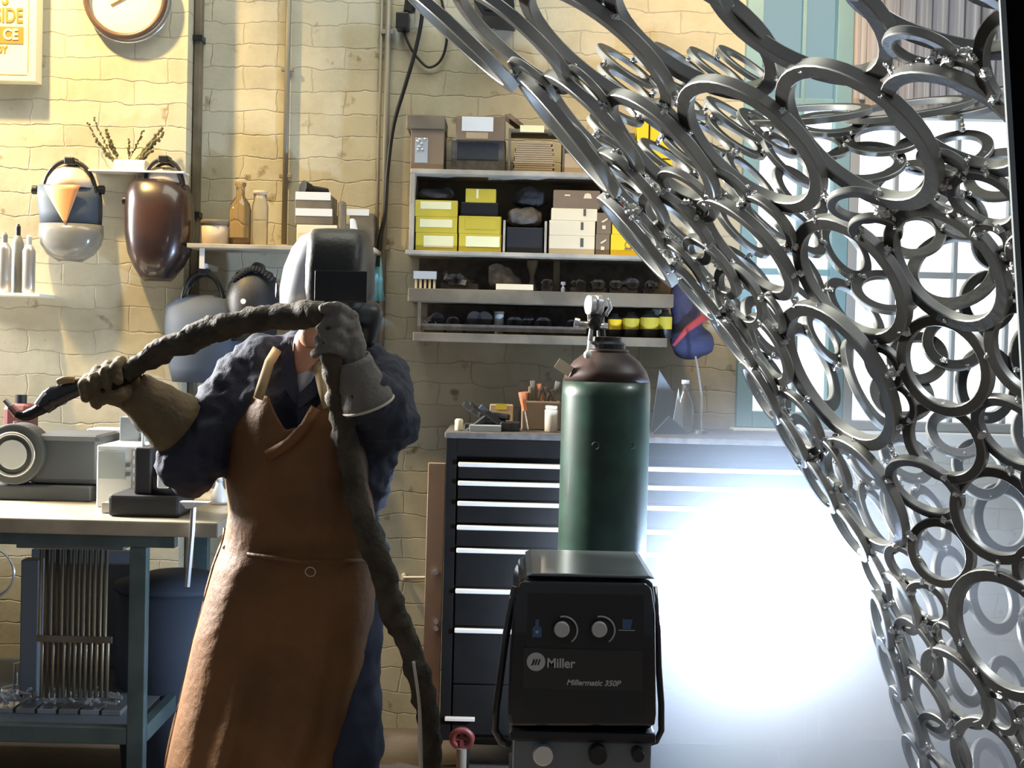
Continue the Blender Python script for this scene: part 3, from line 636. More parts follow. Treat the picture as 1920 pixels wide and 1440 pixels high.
# open shelf below
x0 = P(766, 548, YF).x; x1 = P(1262, 548, YF).x; z1 = P(980, 545, YF - .03).z; z0 = P(980, 570, YF - .03).z
s = thing('wall_shelf', 'thick dark wooden shelf under the yellow box shelving', 'shelf', ((x0 + x1) / 2, 5.05, z0))
B().box(x0, x1, YF - .03, YW - .001, z0, z1).out('board', 'dwood', s, bevel=.003)
xx = P(786, 590, YF).x; zl1 = P(1000, 628, YF - .03).z; zl0 = P(1000, 645, YF - .03).z; x2 = P(1250, 620, YF).x
s2 = thing('wall_shelf', 'lowest dark wooden shelf with front rail, below the thick shelf', 'shelf', ((x0 + x1) / 2, 5.05, zl0))
B().box(P(775, 636, YF).x, x2, YF - .03, YW - .001, zl0, zl1).out('board', 'dwood', s2, bevel=.003)
B().box(xx - .006, xx + .006, YF, YF + .012, zl1 + .0004, z0 - .0004).out('post', 'dwood', s2)
B().box(xx + .0065, P(1100, 600, YF).x, YF + .002, YF + .01, P(950, 622, YF).z, P(950, 610, YF).z).out('front_rail', 'wgrey', s2)
B().box(P(783, 590, YF).x + .02, x2, YW - .012, YW - .001, zl1 + .0004, z0 - .0004).out('back_panel', 'wgrey', s2)
MZ, LZ = z1, zl1
pn = struct(B().box(P(786, 500, YW).x, P(1262, 500, YW).x, YW - .008, YW - .0005, MZ + .001, BZ - .016).out('trim_5', 'wgrey'))
t = thing('comb_rack', 'small pale rack with five upright slots on the thick shelf', 'rack', (P(795, 540, 4.97).x, 4.98, MZ))
x0, x1, za, zb = R4(775, 818, 512, 545, 4.96)
B().box(x0, x1, 4.96, 5.0, MZ + (zb - za) * .55, MZ + (zb - za)).out('bar', 'lgrey', t)
for i in range(5): xx = x0 + (x1 - x0) * (.06 + .2 * i); B().box(xx, xx + .008, 4.965, 4.99, MZ + .0004, MZ + (zb - za) * .55 - .0003).out('tooth', 'cream', t)
heap('hand_tool', 'dark reddish hand tool lying beside the pale rack', 'tool', (822, 900, 515, 548), 4.96, .1, MZ, 'wgrey', 6, 21, .8)
heap('figurine', 'small dark crouching figurine on the thick shelf', 'figurine', (915, 978, 488, 545), 4.99, .08, MZ, 'wgrey', 8, 33, .7)
t = carton((930, 1000, 534, 546), 4.925, .055, 'cream', 'flat pale tray on the thick shelf in front of the figurine', MZ, cat='tray', name='tray')
c = P(998, 500, 5.08); c.z = MZ
t = thing('hourglass', 'dark hourglass-shaped stand on the thick shelf', 'stand', c)
B().lathe(c, [(.022, .0005), (.02, .01), (.008, .045), (.008, .06), (.02, .10), (.022, .12)], 16).out('body', 'dwood', t, smooth=True)
c = P(1044, 500, 5.1); c.z = MZ
t = thing('wooden_post_block', 'dark upright block behind the tools on the thick shelf', 'block', c)
B().box(c.x - .012, c.x + .012, 5.09, 5.11, MZ + .0004, MZ + .13).out('body', 'dwood', t, bevel=.003)
c = P(1056, 535, 4.95); c.z = MZ; t = thing('brass_fitting', 'shiny small brass fitting on the thick shelf', 'fitting', c)
B().lathe(c, [(.008, .0005), (.008, .014), (.004, .018), (.004, .024), (.009, .026), (.009, .036)], 12).out('body', 'chrome', t)
for i, r in enumerate(((1014, 1038, 518, 548), (1068, 1100, 522, 549), (1108, 1138, 520, 549), (1142, 1168, 518, 549), (1165, 1198, 514, 549), (1205, 1240, 520, 549))):
    heap('machine_part', ['dark round machine part beside the brass fitting', 'dark jagged machine part right of the brass fitting', 'dark machine part in the middle of the thick shelf heap', 'small dark machine part left of the tall one',
         'tallest dark machine part of the thick shelf heap', 'grey machine part at the right end of the thick shelf'][i], 'machine part', r, 4.96, .08, MZ, 'wgrey', 7, 50 + i, .9)
for i, r in enumerate(((792, 835, 585, 630), (838, 870, 590, 630), (872, 922, 580, 630), (950, 985, 588, 630), (978, 1000, 584, 630), (1002, 1050, 592, 630), (1052, 1090, 594, 630))):
    heap('hand_tool', ['dark tool head at the left end of the lowest shelf', 'small dark tool second from the left on the lowest shelf', 'angular dark tool head before the pale jar on the lowest shelf', 'dark tool right of the pale jar on the lowest shelf',
         'upright dark tool close to the middle of the lowest shelf', 'flat dark tool in the middle of the lowest shelf', 'flat dark tool just left of the gas regulator'][i], 'tool', r, 4.975, .1, LZ, 'wgrey', 6, 70 + i, .95)
lat('jar', 938, 5.0, LZ, [(.018, .0005), (.018, .07), (.016, .074)], 'lgrey', 'pale jar between the dark tools on the lowest shelf', 'jar', parts=(('lid', 'dwood', [(.019, .0745), (.019, .083)]),))
for i, (xc, r_) in enumerate(((1153, 13), (1183, 16), (1218, 18), (1247, 13))):
    rr = px(r_, 5.0); c = P(xc, 600, 5.0); c.z = LZ; H = .085 + .006 * i
    t = thing('glue_bottle', ['smallest dark bottle with orange label, first on the lowest shelf end', 'dark bottle with yellow label, second of the four', 'widest dark bottle with pale yellow label', 'dark bottle with yellow label at the shelf end'][i], 'bottle', c)
    B().lathe(c, [(rr, .0005), (rr, H * .8), (rr * .5, H * .9), (rr * .5, H)], 16).out('body', 'blackpl', t, smooth=True)
    B().lathe(c, [(rr * 1.02, H * .32), (rr * 1.03, H * .75)], 16, cap=False).out('label', 'yellow2' if i == 0 else 'yellow', t, smooth=True)
t = thing('welding_jacket', 'dark blue bundled jacket with a red stripe hanging at the shelf end', 'jacket', P(1290, 660, 5.0))
organic('cloth', [('c', P(1278, 545, 5.08), P(1292, 640, 5.06), px(22, 5), px(36, 5)), ('c', P(1292, 640, 5.06), P(1312, 640, 5.06), px(34, 5), px(28, 5))], mat('jacket_blue', (.045, .05, .11), .8, bump=.3), t, .012, 6, .008, 12)
B().tube([P(1262, 648, 4.98), P(1288, 618, 4.975), P(1318, 596, 4.985), P(1340, 590, 5.02)], [.006, .012, .014, .01], 8).out('stripe', mat('jacket_red', (.4, .05, .06), .7), t, smooth=True)
# ---------------------------------------------------------------- tool chest
YC = 4.6
x0 = P(833, 1000, YC).x; x1 = P(1545, 1000, YC).x; zt_ = P(1000, 826, YC).z; zb_ = .13
ch = thing('tool_chest', 'wide dark steel tool chest with long aluminium drawer pulls', 'tool chest', ((x0 + x1) / 2, 4.85, 0))
B().box(x0, x1, YC + .02, YW - .06, zb_, zt_).out('cabinet', 'chest', ch, bevel=.004)
B().box(x0 - .006, x1 + .006, YC, YW - .05, zt_ + .0005, zt_ + .022).out('top', 'wgrey', ch, bevel=.004)
B().box(x0, x0 + .035, YC + .0, YC + .0195, zb_, zt_).box(x1 - .035, x1, YC, YC + .0195, zb_, zt_).box(x0 + .035, x1 - .035, YC, YC + .0195, zt_ - .055, zt_).out('front_frame', 'chest', ch, bevel=.002)
hy = [870, 905, 943, 988, 1031, 1107, 1181, 1290]
hz = [P(862, y, YC).z for y in hy]
xm = (x0 + x1) / 2
for i, z in enumerate(hz):
    zn = hz[i + 1] + .014 if i + 1 < len(hz) else zb_ + .02
    a, b = x0 + .04, x1 - .04
    if z - zn < .02: continue
    d = B().box(a, b, YC + .003, YC + .0195, zn, z + .009).out('drawer', 'chest', ch, bevel=.003)
    if i < 7: B().box(a + .002, b - .002, YC - .016, YC + .0025, z - .008, z + .007).out('handle', 'alu', d, bevel=.003)
for xx in (x0 + .08, x1 - .08):
    for yy in (4.68, 5.06): 
        q = B().cyl((xx - .018, yy, .055), (xx + .018, yy, .055), .055, n=20).out('caster', 'black', ch, smooth=False)
        B().box(xx - .03, xx + .03, yy - .03, yy + .03, .111, .1295).out('caster_plate', 'chest', q)
CT = zt_ + .022
c = P(862, 1348, YC - .01)
B().box(c.x - .05, c.x + .05, YC - .02, YC - .0, c.z - .006, c.z + .006).out('foot_rail', 'alu', ch, bevel=.002)
# on the chest
def shard(name, lab, cat, r, Yc, m, seed, n=6, zb=None, group=None):
    x0, x1, za, zb2 = R4(*r, Yc); rr = random.Random(seed); g = B(); zb = CT if zb is None else zb; H = zb2 - za
    for i in range(n):
        cx = rr.uniform(x0 + .02, x1 - .02); cz = zb + H * rr.uniform(.15, .7); L = rr.uniform(.03, .06); a = rr.uniform(-.9, .9)
        M4 = Matrix.Translation((cx, Yc + rr.uniform(0, .06), cz)) @ mathutils.Euler((rr.uniform(-.4, .4), a, rr.uniform(-.5, .5))).to_matrix().to_4x4()
        g.box(-L, L, -.012, .012, -H * .11, H * .11, M4)
    g.box(x0 + .01, x1 - .01, Yc, Yc + .05, zb + .0005, zb + H * .25)
    return tag(g.out(name, m, bevel=.003), lab, cat)
shard('scrap_offcuts', 'dark pile of metal offcuts on the left of the tool chest', 'scrap', (866, 962, 752, 800), 4.72, 'dgrey', 4, 9)
x_ = bxpx('paper_sheet', (880, 940, 789, 803), 4.66, .1, 'lgrey', 'pale sheet lying before the metal offcuts on the chest', 'paper', CT, .001, h=.02)
lat('paint_tin', 868, 4.68, CT, [(.012, .0005), (.014, .004), (.014, .035), (.01, .04)], 'cream', 'tiny pale tin at the left end of the chest top', 'tin')
bxpx('yellow_carton', (918, 962, 757, 800), 4.9, .08, 'tan', 'tan carton glowing behind the metal offcuts on the chest', 'box', CT, extra=(('flap', (930, 950, 757, 768), 'yellow'),))
bxpx('dark_case', (938, 975, 785, 802), 4.7, .08, 'dgrey', 'flat black case between offcuts and tool caddy on the chest', 'case', CT)
t = thing('tool_caddy', 'brown caddy crammed with hand tools behind the gas cylinder', 'caddy', P(1000, 800, 4.85))
x0c, x1c, za, zb2 = R4(978, 1052, 735, 805, 4.8)
B().box(x0c, x1c, 4.8, 4.95, CT + .0005, CT + .1).out('body', 'brown', t, bevel=.005)
for i in range(9):
    xx = x0c + .015 + (x1c - x0c - .03) * i / 8; hgt = .13 + .05 * ((i * 37) % 5) / 5
    B().tube([(xx, 4.86, CT + .09), (xx + .02 * math.sin(i * 3), 4.85, CT + hgt)], [.007, .009], 8).out('hand_tool', 'orange' if i in (0, 4) else 'dwood', t)
B().box(x0c - .01, x1c + .02, 4.96, 4.97, CT + .0005, CT + .17).out('back_board', 'wgrey', t)
t = thing('screwdriver', 'screwdriver with orange handle leaning on the tool caddy', 'screwdriver', P(975, 760, 4.78))
a, b = P(990, 800, 4.78), P(978, 735, 4.79); a.z = CT + .004
B().tube([a.lerp(b, .5), b], [.009, .012], 10).out('handle', 'orange', t); B().tube([a, a.lerp(b, .498)], .003, 8).out('shaft', 'chrome', t)
lat('plastic_jar', 1041, 4.72, CT, [(.02, .0005), (.022, .004), (.022, .075), (.016, .08)], 'tin', 'pale orange jar standing beside the gas cylinder on the chest', 'jar', parts=(('lid', 'cream', [(.02, .0805), (.02, .09)]),))
# folded sheet metal shapes right of the cylinder
def plate(name, lab, pts, Yc, m='lgrey', th=.004, cat='sheet metal'):
    w_ = [P(x, y, Yc) for x, y in pts]; lo = min(q.z for q in w_)
    return tag(B().prism([(q.x, q.z - lo + CT + .0008) for q in w_], Yc, Yc + th).out(name, m, bevel=.001), lab, cat)
plate('metal_offcut', 'tall pointed grey plate standing on the chest right of the cylinder', [(1220, 820), (1236, 704), (1262, 745), (1272, 820)], 4.86, 'grey')
plate('metal_offcut', 'slim bright triangular plate beside the tall pointed plate', [(1258, 820), (1272, 735), (1282, 820)], 4.8, 'lgrey')
plate('metal_offcut', 'low wedge-shaped plate lying at the foot of the pointed plates', [(1222, 822), (1255, 788), (1292, 822)], 4.74, 'grey')
t = thing('wire_stand', 'thin upright wire standing right of the pointed plates', 'wire', P(1312, 820, 4.82))
a = P(1316, 812, 4.82); a.z = CT + .001; B().tube([a, P(1315, 740, 4.82), P(1308, 690, 4.82), P(1304, 668, 4.82)], .003, 8).out('wire', 'chrome', t)
B().cyl((a.x, a.y, CT + .0005), (a.x, a.y, CT + .012), .022).out('base', 'grey', t)
lat('clear_bottle', 1292, 4.9, CT, [(.03, .0005), (.034, .01), (.03, .1), (.012, .14), (.012, .17)], 'glass', 'clear glass flask on the chest behind the bright wire', 'bottle', parts=(('cap', 'white', [(.014, .1705), (.014, .185)]),))

# plank, pipe stub, floor things
a = P(803, 868, 4.72); b = P(836, 868, 4.72); c = P(790, 1345, 4.72); d = P(822, 1345, 4.72)
t = thing('wooden_plank', 'pinkish wooden plank standing against the tool chest side', 'plank', ((a.x + b.x) / 2, 4.7, 0))
k = (a.x - c.x) / (a.z - c.z); f0 = c.x - k * c.z; wd = b.x - a.x
B().prism([(f0, .0005), (f0 + wd, .0005), (f0 + wd + k * a.z, a.z), (f0 + k * a.z, a.z)], 4.72, 4.74).out('board', 'plank', t, bevel=.002)
for y in (1073, 1165, 1178):
    q = P(818, y, 4.715); B().cyl((q.x, 4.705, q.z), (q.x, 4.7195, q.z), .008, n=12).out('bolt', 'chrome', t)
t = thing('pipe_stub', 'short horizontal metal pipe sticking out of the wall above the floor', 'pipe', P(775, 1083, 5.1))
a, b = P(756, 1083, 5.15), P(797, 1083, 5.15); B().cyl(a, b, .006).out('tube', 'alu', t); B().cyl((a.x, 5.15, a.z), (a.x, 5.199, a.z), .01).out('flange', 'alu', t)
tag(B().box(P(770, 1400, 4.35).x - .25, P(770, 1400, 4.35).x + .11, 4.15, 4.5, .0006, .05).out('wooden_board', 'orange', bevel=.004), 'orange-brown board lying on the floor between welder and machine', 'board')  # orange colour stands in for warm light falling on the floor here
t = thing('red_valve', 'small dull red valve wheel low before the tool chest', 'valve', P(868, 1395, 4.3))
c = P(866, 1385, 4.3)
B().cyl((c.x, 4.3, .0006), (c.x, 4.3, c.z - .03), .016).out('stem', 'dwood', t); B().torus((c.x, 4.3, c.z), (0, 1, .3), .03, .011, 20, 8).out('wheel', 'red', t, smooth=True)
B().box(c.x - .026, c.x + .026, 4.296, 4.304, c.z - .006, c.z + .006).box(c.x - .006, c.x + .006, 4.2955, 4.3045, c.z - .03, c.z + .028).out('spokes', 'red', t)

# ---------------------------------------------------------------- work bench at the left
YT = 4.0; zt = P(150, 974, YT).z; xr = P(345, 990, YT).x; xl = -2.6
be = thing('work_bench', 'teal steel bench with a thick pale wooden top at the left', 'workbench', (-1.8, 4.4, 0))
B().box(xl, xr + .1, YT, 4.92, zt - .045, zt).out('bench_top', 'topwood', be, bevel=.005)
zr1 = zt - .0455
B().box(xl, xr - .03, YT + .02, YT + .06, zr1 - .035, zr1).out('apron_rail', 'teal', be, bevel=.003)
xleg0, xleg1 = P(240, 1200, YT + .02).x, P(272, 1200, YT + .02).x
zl = P(120, 1366, YT).z; zl_ = P(120, 1398, YT).z
for (a, b) in ((YT + .02, YT + .06), (4.84, 4.88)):
    B().box(xleg0, xleg1, a, b, .0006, zr1 - .0355).out('leg', 'teal', be, bevel=.003)
    B().box(xl, xl + .05, a, b, .0006, zr1 - .0355).out('leg', 'teal', be, bevel=.003)
B().box(xl + .051, xleg0 - .0005, YT + .02, YT + .06, zl_, zl).out('shelf_rail', 'teal', be, bevel=.003)
B().box(xl + .051, xleg0 - .0005, YT + .061, 4.88, zl - .02, zl - .003).out('lower_shelf', 'grey', be)
B().box(xleg1 - .03, xleg1, YT + .061, 4.839, zl_, zl).out('side_rail', 'teal', be)
BTZ = zt
# lathe-like machine
t = thing('bench_grinder', 'grey bench grinder with round wheel at the left end of the bench', 'grinder', P(60, 905, 4.5))
c = P(20, 853, 4.4); c0 = Vector((c.x, 4.42, c.z))
B().cyl(c0, c0 + Vector((0, .1, 0)), px(58, 4.4), n=40).out('wheel_guard', 'machine', t, bevel=.006)
B().cyl(c0 + Vector((0, -.012, 0)), c0 + Vector((0, -.0005, 0)), px(28, 4.4), n=32).out('hub', 'lgrey', t, bevel=.004)
B().torus(c0 + Vector((0, -.005, 0)), (0, 1, 0), px(40, 4.4), .006, 40, 6).out('guard_ring', 'silver', t, smooth=True)
a = P(62, 800, 4.5); b = P(185, 900, 4.5)
B().box(a.x, b.x + .02, 4.45, 4.7, BTZ + .05, a.z - .02).out('motor_body', 'machine', t, bevel=.02)
B().box(c0.x - .1, b.x, 4.42, 4.72, BTZ + .0005, BTZ + .0495).out('base', 'machine', t, bevel=.006)
a, b = P(28, 790, 4.46), P(28, 812, 4.46); B().tube([a, b + Vector((0, 0, -.01))], .006, 8).box(a.x - .02, a.x + .022, 4.45, 4.47, b.z - .008, b.z - .002).out('handle', 'silver', t)
t = thing('red_can', 'dull red container at the very left edge behind the grinder', 'can', P(5, 810, 4.6))
a = P(-25, 760, 4.6); b = P(26, 860, 4.6)
B().box(a.x, b.x, 4.735, 4.85, BTZ + .0005, a.z).out('body', mat('maroon', (.16, .05, .055), .6), t, bevel=.02)
B().cyl(((a.x + b.x) / 2, 4.79, a.z + .0005), ((a.x + b.x) / 2, 4.79, a.z + .03), .02).out('cap', 'black', t)
t = thing('drill_vise', 'grey machine vise with bright jaw bars in the middle of the bench', 'vise', P(190, 905, 4.6))
x0v, x1v, z0v, z1v = R4(140, 205, 822, 900, 4.76)
B().box(x0v, x1v, 4.76, 4.88, BTZ + .0005, z1v).out('body', 'machine', t, bevel=.006)
x0v, x1v, z0v, z1v = R4(163, 228, 806, 813, 4.74); B().box(x0v, x1v, 4.74, 4.86, z0v, z1v + .002).out('jaw_bar', 'white', t, bevel=.002)
x0v, x1v, z0w, z1w = R4(138, 165, 817, 822, 4.74); B().box(x0v, x1v, 4.74, 4.84, z0w, z1w).out('jaw_bar', 'white', t, bevel=.001)
x0v, x1v, z0w, z1w = R4(185, 226, 822, 905, 4.74); B().box(x0v, x1v, 4.755, 4.85, BTZ + .0005, z0v - .001).out('column', 'machine', t)
t = bxpx('grey_box', (224, 260, 782, 832), 4.50, .1, 'grey', 'small grey box standing on the white instrument', 'box')
gb = t
# white instrument
Yi = 4.3
x0i, x1i, z0i, z1i = R4(181, 268, 836, 932, Yi)
ti = thing('bench_power_supply', 'bright white bench instrument with square display panel', 'instrument', ((x0i + x1i) / 2, Yi, BTZ))
B().box(x0i, x1i, Yi, Yi + .28, BTZ + .0008, z1i).out('case', 'wplastic', ti, bevel=.004)
a0, a1, c0_, c1_ = R4(184, 236, 846, 898, Yi); B().box(a0, a1, Yi - .003, Yi - .0002, c0_, c1_).out('display', 'screen', ti, bevel=.001)
a0, a1, c0_, c1_ = R4(246, 266, 842, 925, Yi); B().box(a0, a1, Yi - .002, Yi - .0002, c0_, c1_).out('button_strip', 'lgrey', ti)
for y in (872, 889): q = P(240, y, Yi); B().box(q.x - .006, q.x + .006, Yi - .006, Yi - .0002, q.z - .006, q.z + .006).out('button', 'grey', ti)
for i in range(5): q = P(256, 850 + i * 16, Yi); B().box(q.x - .01, q.x + .01, Yi - .004, Yi - .0021, q.z - .007, q.z + .007).out('key', 'white', ti)
# lift the grey box onto it
dz = z1i + .0006 - min((gb.matrix_parent_inverse @ v.co).z + gb.location.z for ch_ in gb.children for v in ch_.data.vertices) if False else 0
t = thing('drill_press', 'small black drill press with curved shoulder on the bench under the raised arm', 'drill press', P(280, 965, 4.12))
x0b, x1b, z0b, z1b = R4(206, 340, 905, 966, 4.1)
B().box(x0b, x1b, 4.08, 4.28, BTZ + .0005, BTZ + .065).out('base', 'blackpl', t, bevel=.01)
a0, a1, c0_, c1_ = R4(268, 300, 835, 935, 4.2); B().box(a0, a1, 4.1, 4.27, BTZ + .0655, c1_).out('column', 'blackpl', t, bevel=.006)
B().lathe(((a1 + x1b) / 2, 4.18, BTZ + .066), [(.085, 0), (.085, .05), (.05, .09), (.045, .1)], 24).out('shoulder', 'blackpl', t, smooth=True)
a0, a1, c0_, c1_ = R4(297, 318, 852, 915, 4.08); B().box(a0, a1, 4.065, 4.079, c0_, c1_).out('white_plate', 'wplastic', t, bevel=.004)
a0, a1, c0_, c1_ = R4(258, 278, 795, 812, 4.15)
B().ball(((a0 + a1) / 2, 4.16, c0_ + .01), .016, (1, 1, .8)).cyl(((a0 + a1) / 2, 4.16, BTZ + .1), ((a0 + a1) / 2, 4.16, c0_ + .01), .006).out('lever', 'white', t)
bxpx('metal_square', (190, 215, 910, 930), 4.15, .05, 'silver', 'small bright steel block before the white instrument', 'block', BTZ)
lat('spray_bottle', 419, 4.45, BTZ, [(.024, .0005), (.026, .006), (.026, .03), (.012, .06), (.01, .075)], 'wplastic', 'small white bottle on the bench between arm and apron', 'bottle', parts=(('nozzle', 'white', [(.012, .0755), (.008, .09)]),))
# steel rule hanging with T head
t = thing('try_square', 'long steel T square hanging from the bench end', 'try square', P(356, 1020, 3.97))
a, b = P(353, 948, 3.97), P(346, 1104, 3.97)
B().tube([P(363, 948, 3.97), P(360, 1000, 3.97), P(351, 1100, 3.97)], .0085, 6).out('blade', 'silver', t)
x0b, x1b, z0b, z1b = R4(338, 392, 941, 950, 3.97); B().prism([(x0b, z1b), (x1b, z1b), (x1b - .03, z0b), (x0b + .02, z0b - .006)], 3.96, 3.998).out('head', 'white', t)
# rods hung in a bundle, coil, junk
Yr = 4.12
for i in range(13):
    xx = 78 + i * 10.2; a, b = P(xx, 1030, Yr + .02 * (i % 2)), P(xx - 4, 1198, Yr + .02 * (i % 2)); c_, d_ = P(xx + 2, 1205, Yr + .02 * (i % 2)), P(xx - 1, 1308, Yr + .02 * (i % 2))
    g = B().tube([a, b, c_, d_], .0058, 8).out('filler_rod', 'rod', smooth=True)
    tag(g, ['leftmost', 'second', 'third', 'fourth', 'fifth', 'sixth', 'middle', 'sixth from right', 'fifth from right', 'fourth from right', 'third from right', 'second from right', 'rightmost'][i] + ' bronze filler rod of the bundle hanging beneath the bench top', 'rod', 'bronze rods hung under the bench')
t = thing('rod_hanger', 'dark bar with band that holds the bronze rods under the bench', 'hanger', P(140, 1025, 4.1))
x0b, x1b, z0b, z1b = R4(30, 232, 1012, 1030, 4.1); B().box(x0b, x1b, 4.1, 4.16, z0b, z1b).out('bar', 'grey', t, bevel=.003)
x0b, x1b, z0b, z1b = R4(66, 208, 1194, 1206, 4.1); B().box(x0b, x1b, 4.108, 4.114, z0b, z1b).out('band', 'dwood', t)
c = P(-22, 1075, 4.0)
tag(B().torus(c, (0, 1, 0), px(48, 4.0), .003, 40, 6).torus(c + Vector((.004, .012, 0)), (0, 1, 0), px(44, 4.0), .003, 40, 6).out('wire_coil', 'silver', smooth=True), 'thin bright wire coil hanging under the bench at the left edge', 'wire')
x0b, x1b, z0b, z1b = R4(38, 72, 1050, 1200, 4.3); tag(B().box(x0b, x1b, 4.3, 4.36, zl - .0025, z1b).out('metal_bar', 'grey', bevel=.004), 'flat grey bar standing left of the bronze rods under the bench', 'bar')
tag(B().box(P(60, 1200, 4.8).x, P(245, 1200, 4.8).x, 4.78, 4.82, zl - .0025, zl + .4).out('panel_sheet', 'grey', bevel=.003), 'grey sheet leaning at the back under the bench', 'sheet')
rr = random.Random(9)
for i, (lab) in enumerate(('left corner', 'between the corner and the rods', 'left of the rods', 'right before the rods', 'right of the rods', 'beside the leg')):
    xx = P(15 + i * 40, 1340, 4.2).x; g = B()
    for k in range(6):
        M4 = Matrix.Translation((xx + rr.uniform(-.012, .012), 4.2 + rr.uniform(-.03, .03), zl + .03 + rr.uniform(0, .02))) @ mathutils.Euler((rr.uniform(-1, 1), rr.uniform(-1, 1), 0)).to_matrix().to_4x4()
        g.box(-.02, .02, -.006, .006, -.004, .004, M4)
    g.box(xx - .028, xx + .028, 4.16, 4.24, zl - .0024, zl + .012)
    tag(g.out('steel_scrap', 'silver' if i % 2 else 'chrome', bevel=.001), 'bright steel scrap on the bench lower shelf, ' + lab, 'scrap')
for i, (pxx, py) in enumerate(((45, 1245), (20, 1290))):
    a = P(pxx, py, 4.32 + .1 * i)
    tag(B().tube([a + Vector((-.03, 0, -.1)), a + Vector((-.03, 0, 0)), a + Vector((.02, 0, .012)), a + Vector((.02, 0, .05))], .004, 6).box(a.x - .045, a.x + .03, a.y - .02, a.y + .02, zl - .0024, a.z - .09).out('clamp', 'chrome', bevel=.001), ['bright bent clamp standing under the bench left of the rods', 'lower bright bent clamp at the left end under the bench'][i], 'clamp')
t = thing('storage_tub', 'large dark blue-grey tub in the shade right of the bench leg', 'tub', P(330, 1300, 4.5))
B().lathe((P(330, 1300, 4.6).x, 4.6, .0006), [(.17, 0), (.2, .35), (.2, .62), (.19, .62)], 30).out('body', 'bluegrey', t, smooth=True)
B().lathe((P(330, 1300, 4.6).x, 4.6, .622), [(.205, 0), (.205, .02), (.1, .05), (.05, .055)], 30).out('lid', 'bluegrey', t, smooth=True)

# ---------------------------------------------------------------- gas cylinder
Yg = 3.62
cx = P(1132, 900, Yg).x; rg = px(83, Yg)
zc = lambda y: P(1135, y, Yg).z
gc = thing('gas_cylinder', 'tall scuffed green gas cylinder with brown shoulder behind the welding machine', 'gas cylinder', (cx, Yg, .18))
zb = .1805; zsh = zc(742)
B().lathe((cx, Yg, 0), [(rg * .96, zb), (rg, zb + .02), (rg, zsh), (rg * .985, zsh + (zc(715) - zsh))], 44, cap=True).out('body', 'green', gc, smooth=True)
B().lathe((cx, Yg, 0), [(rg * .984, zc(714.5)), (rg * .9, zc(695)), (rg * .74, zc(677)), (rg * .5, zc(662)), (rg * .42, zc(655))], 44).out('shoulder', 'rust', gc, smooth=True)
B().lathe((cx, Yg, 0), [(rg * .40, zc(664)), (rg * .42, zc(645)), (rg * .34, zc(640)), (rg * .33, zc(632))], 24).out('neck_ring', 'black', gc, smooth=False)
a = zc(660)
B().torus((cx, Yg, a + .002), (0, 0, 1), rg * .44, .006, 30, 8).out('neck_band', 'rust', gc, smooth=True)
q = P(1056, 690, Yg); M4 = Matrix.Translation((q.x, Yg - .05, q.z + .002)) @ mathutils.Euler((0, math.radians(32), 0)).to_matrix().to_4x4()
B().box(-.022, .022, -.002, .002, -.014, .014, M4).out('paper_tag', 'cream', gc)
# faint stencil band of lettering left unreadable in the photo: a pair of scuffs
for xx, yy in ((1112, 830), (1178, 830)):
    q = P(xx, yy, Yg); dx = q.x - cx; yy_ = Yg - math.sqrt(rg * rg - dx * dx) - .0006
    B().torus((q.x, yy_, q.z), (dx / rg, -math.sqrt(1 - (dx / rg) ** 2), 0), .009, .0012, 18, 5, .6, 5.4).out('stencil', 'stencil', gc)
rgl = thing('gas_regulator', 'chromed gas regulator with twin gauges on top of the green cylinder', 'regulator', (P(1120, 600, Yg).x, Yg, zc(631)))
v = P(1118, 618, Yg); base = Vector((P(1128, 600, Yg).x, Yg, zc(631)))
B().cyl(base, (base.x - .004, Yg, P(1128, 596, Yg).z), .012, n=12).out('valve_stem', 'black', rgl)
b2 = P(1112, 600, Yg - .02)
B().cyl(P(1085, 608, Yg - .02), P(1140, 612, Yg - .02), .009, n=12).out('body', 'brass', rgl, smooth=True)
B().ball(P(1116, 602, Yg - .02), .022, (1, 1, 1.2), 2, .3).out('bonnet', 'black', rgl)
B().cyl(P(1077, 604, Yg - .02), P(1086, 606, Yg - .02), .012, n=14).out('outlet', 'chrome', rgl)
B().cyl(P(1106, 640, Yg - .02), P(1110, 610, Yg - .02), .006, n=10).out('hose_tail', 'silver', rgl)
for xx in (1102, 1115):
    q = P(xx, 572, Yg - .03)
    gq = B().cyl((q.x, q.y, q.z), (q.x + .016, q.y + .006, q.z), px(19, Yg), n=28).out('gauge', 'chrome', rgl, bevel=.003)
    B().cyl((q.x + .004, q.y, q.z - px(18, Yg)), (q.x + .006, q.y, P(xx, 600, Yg).z), .005, n=8).out('gauge_stem', 'brass', gq)
q = P(1135, 592, Yg - .03); B().tube([q, q + Vector((.012, 0, .02)), q + Vector((.004, 0, .045))], .006, 8).out('elbow', 'chrome', rgl, smooth=True)
q = P(1152, 640, Yg); B().cyl(P(1125, 640, Yg - .01), P(1160, 636, Yg - .01), .006, n=10).out('cross_pin', 'silver', rgl)
q = P(1102, 665, Yg - .08); B().ball(q, .011).cyl(q, P(1105, 640, Yg - .02), .004, n=8).out('safety_plug', 'white', rgl, smooth=True)

# ---------------------------------------------------------------- welding machine on its cart
Ym = 3.0
def mm(x, y, Y=Ym): q = P(x, y, Y); return (q.x, q.z)
wm = thing('welding_machine', 'black wire-feed welding machine with two dials in front of the gas cylinder', 'welding machine', (P(1092, 1380, Ym).x, 3.15, P(1092, 1385, Ym).z))
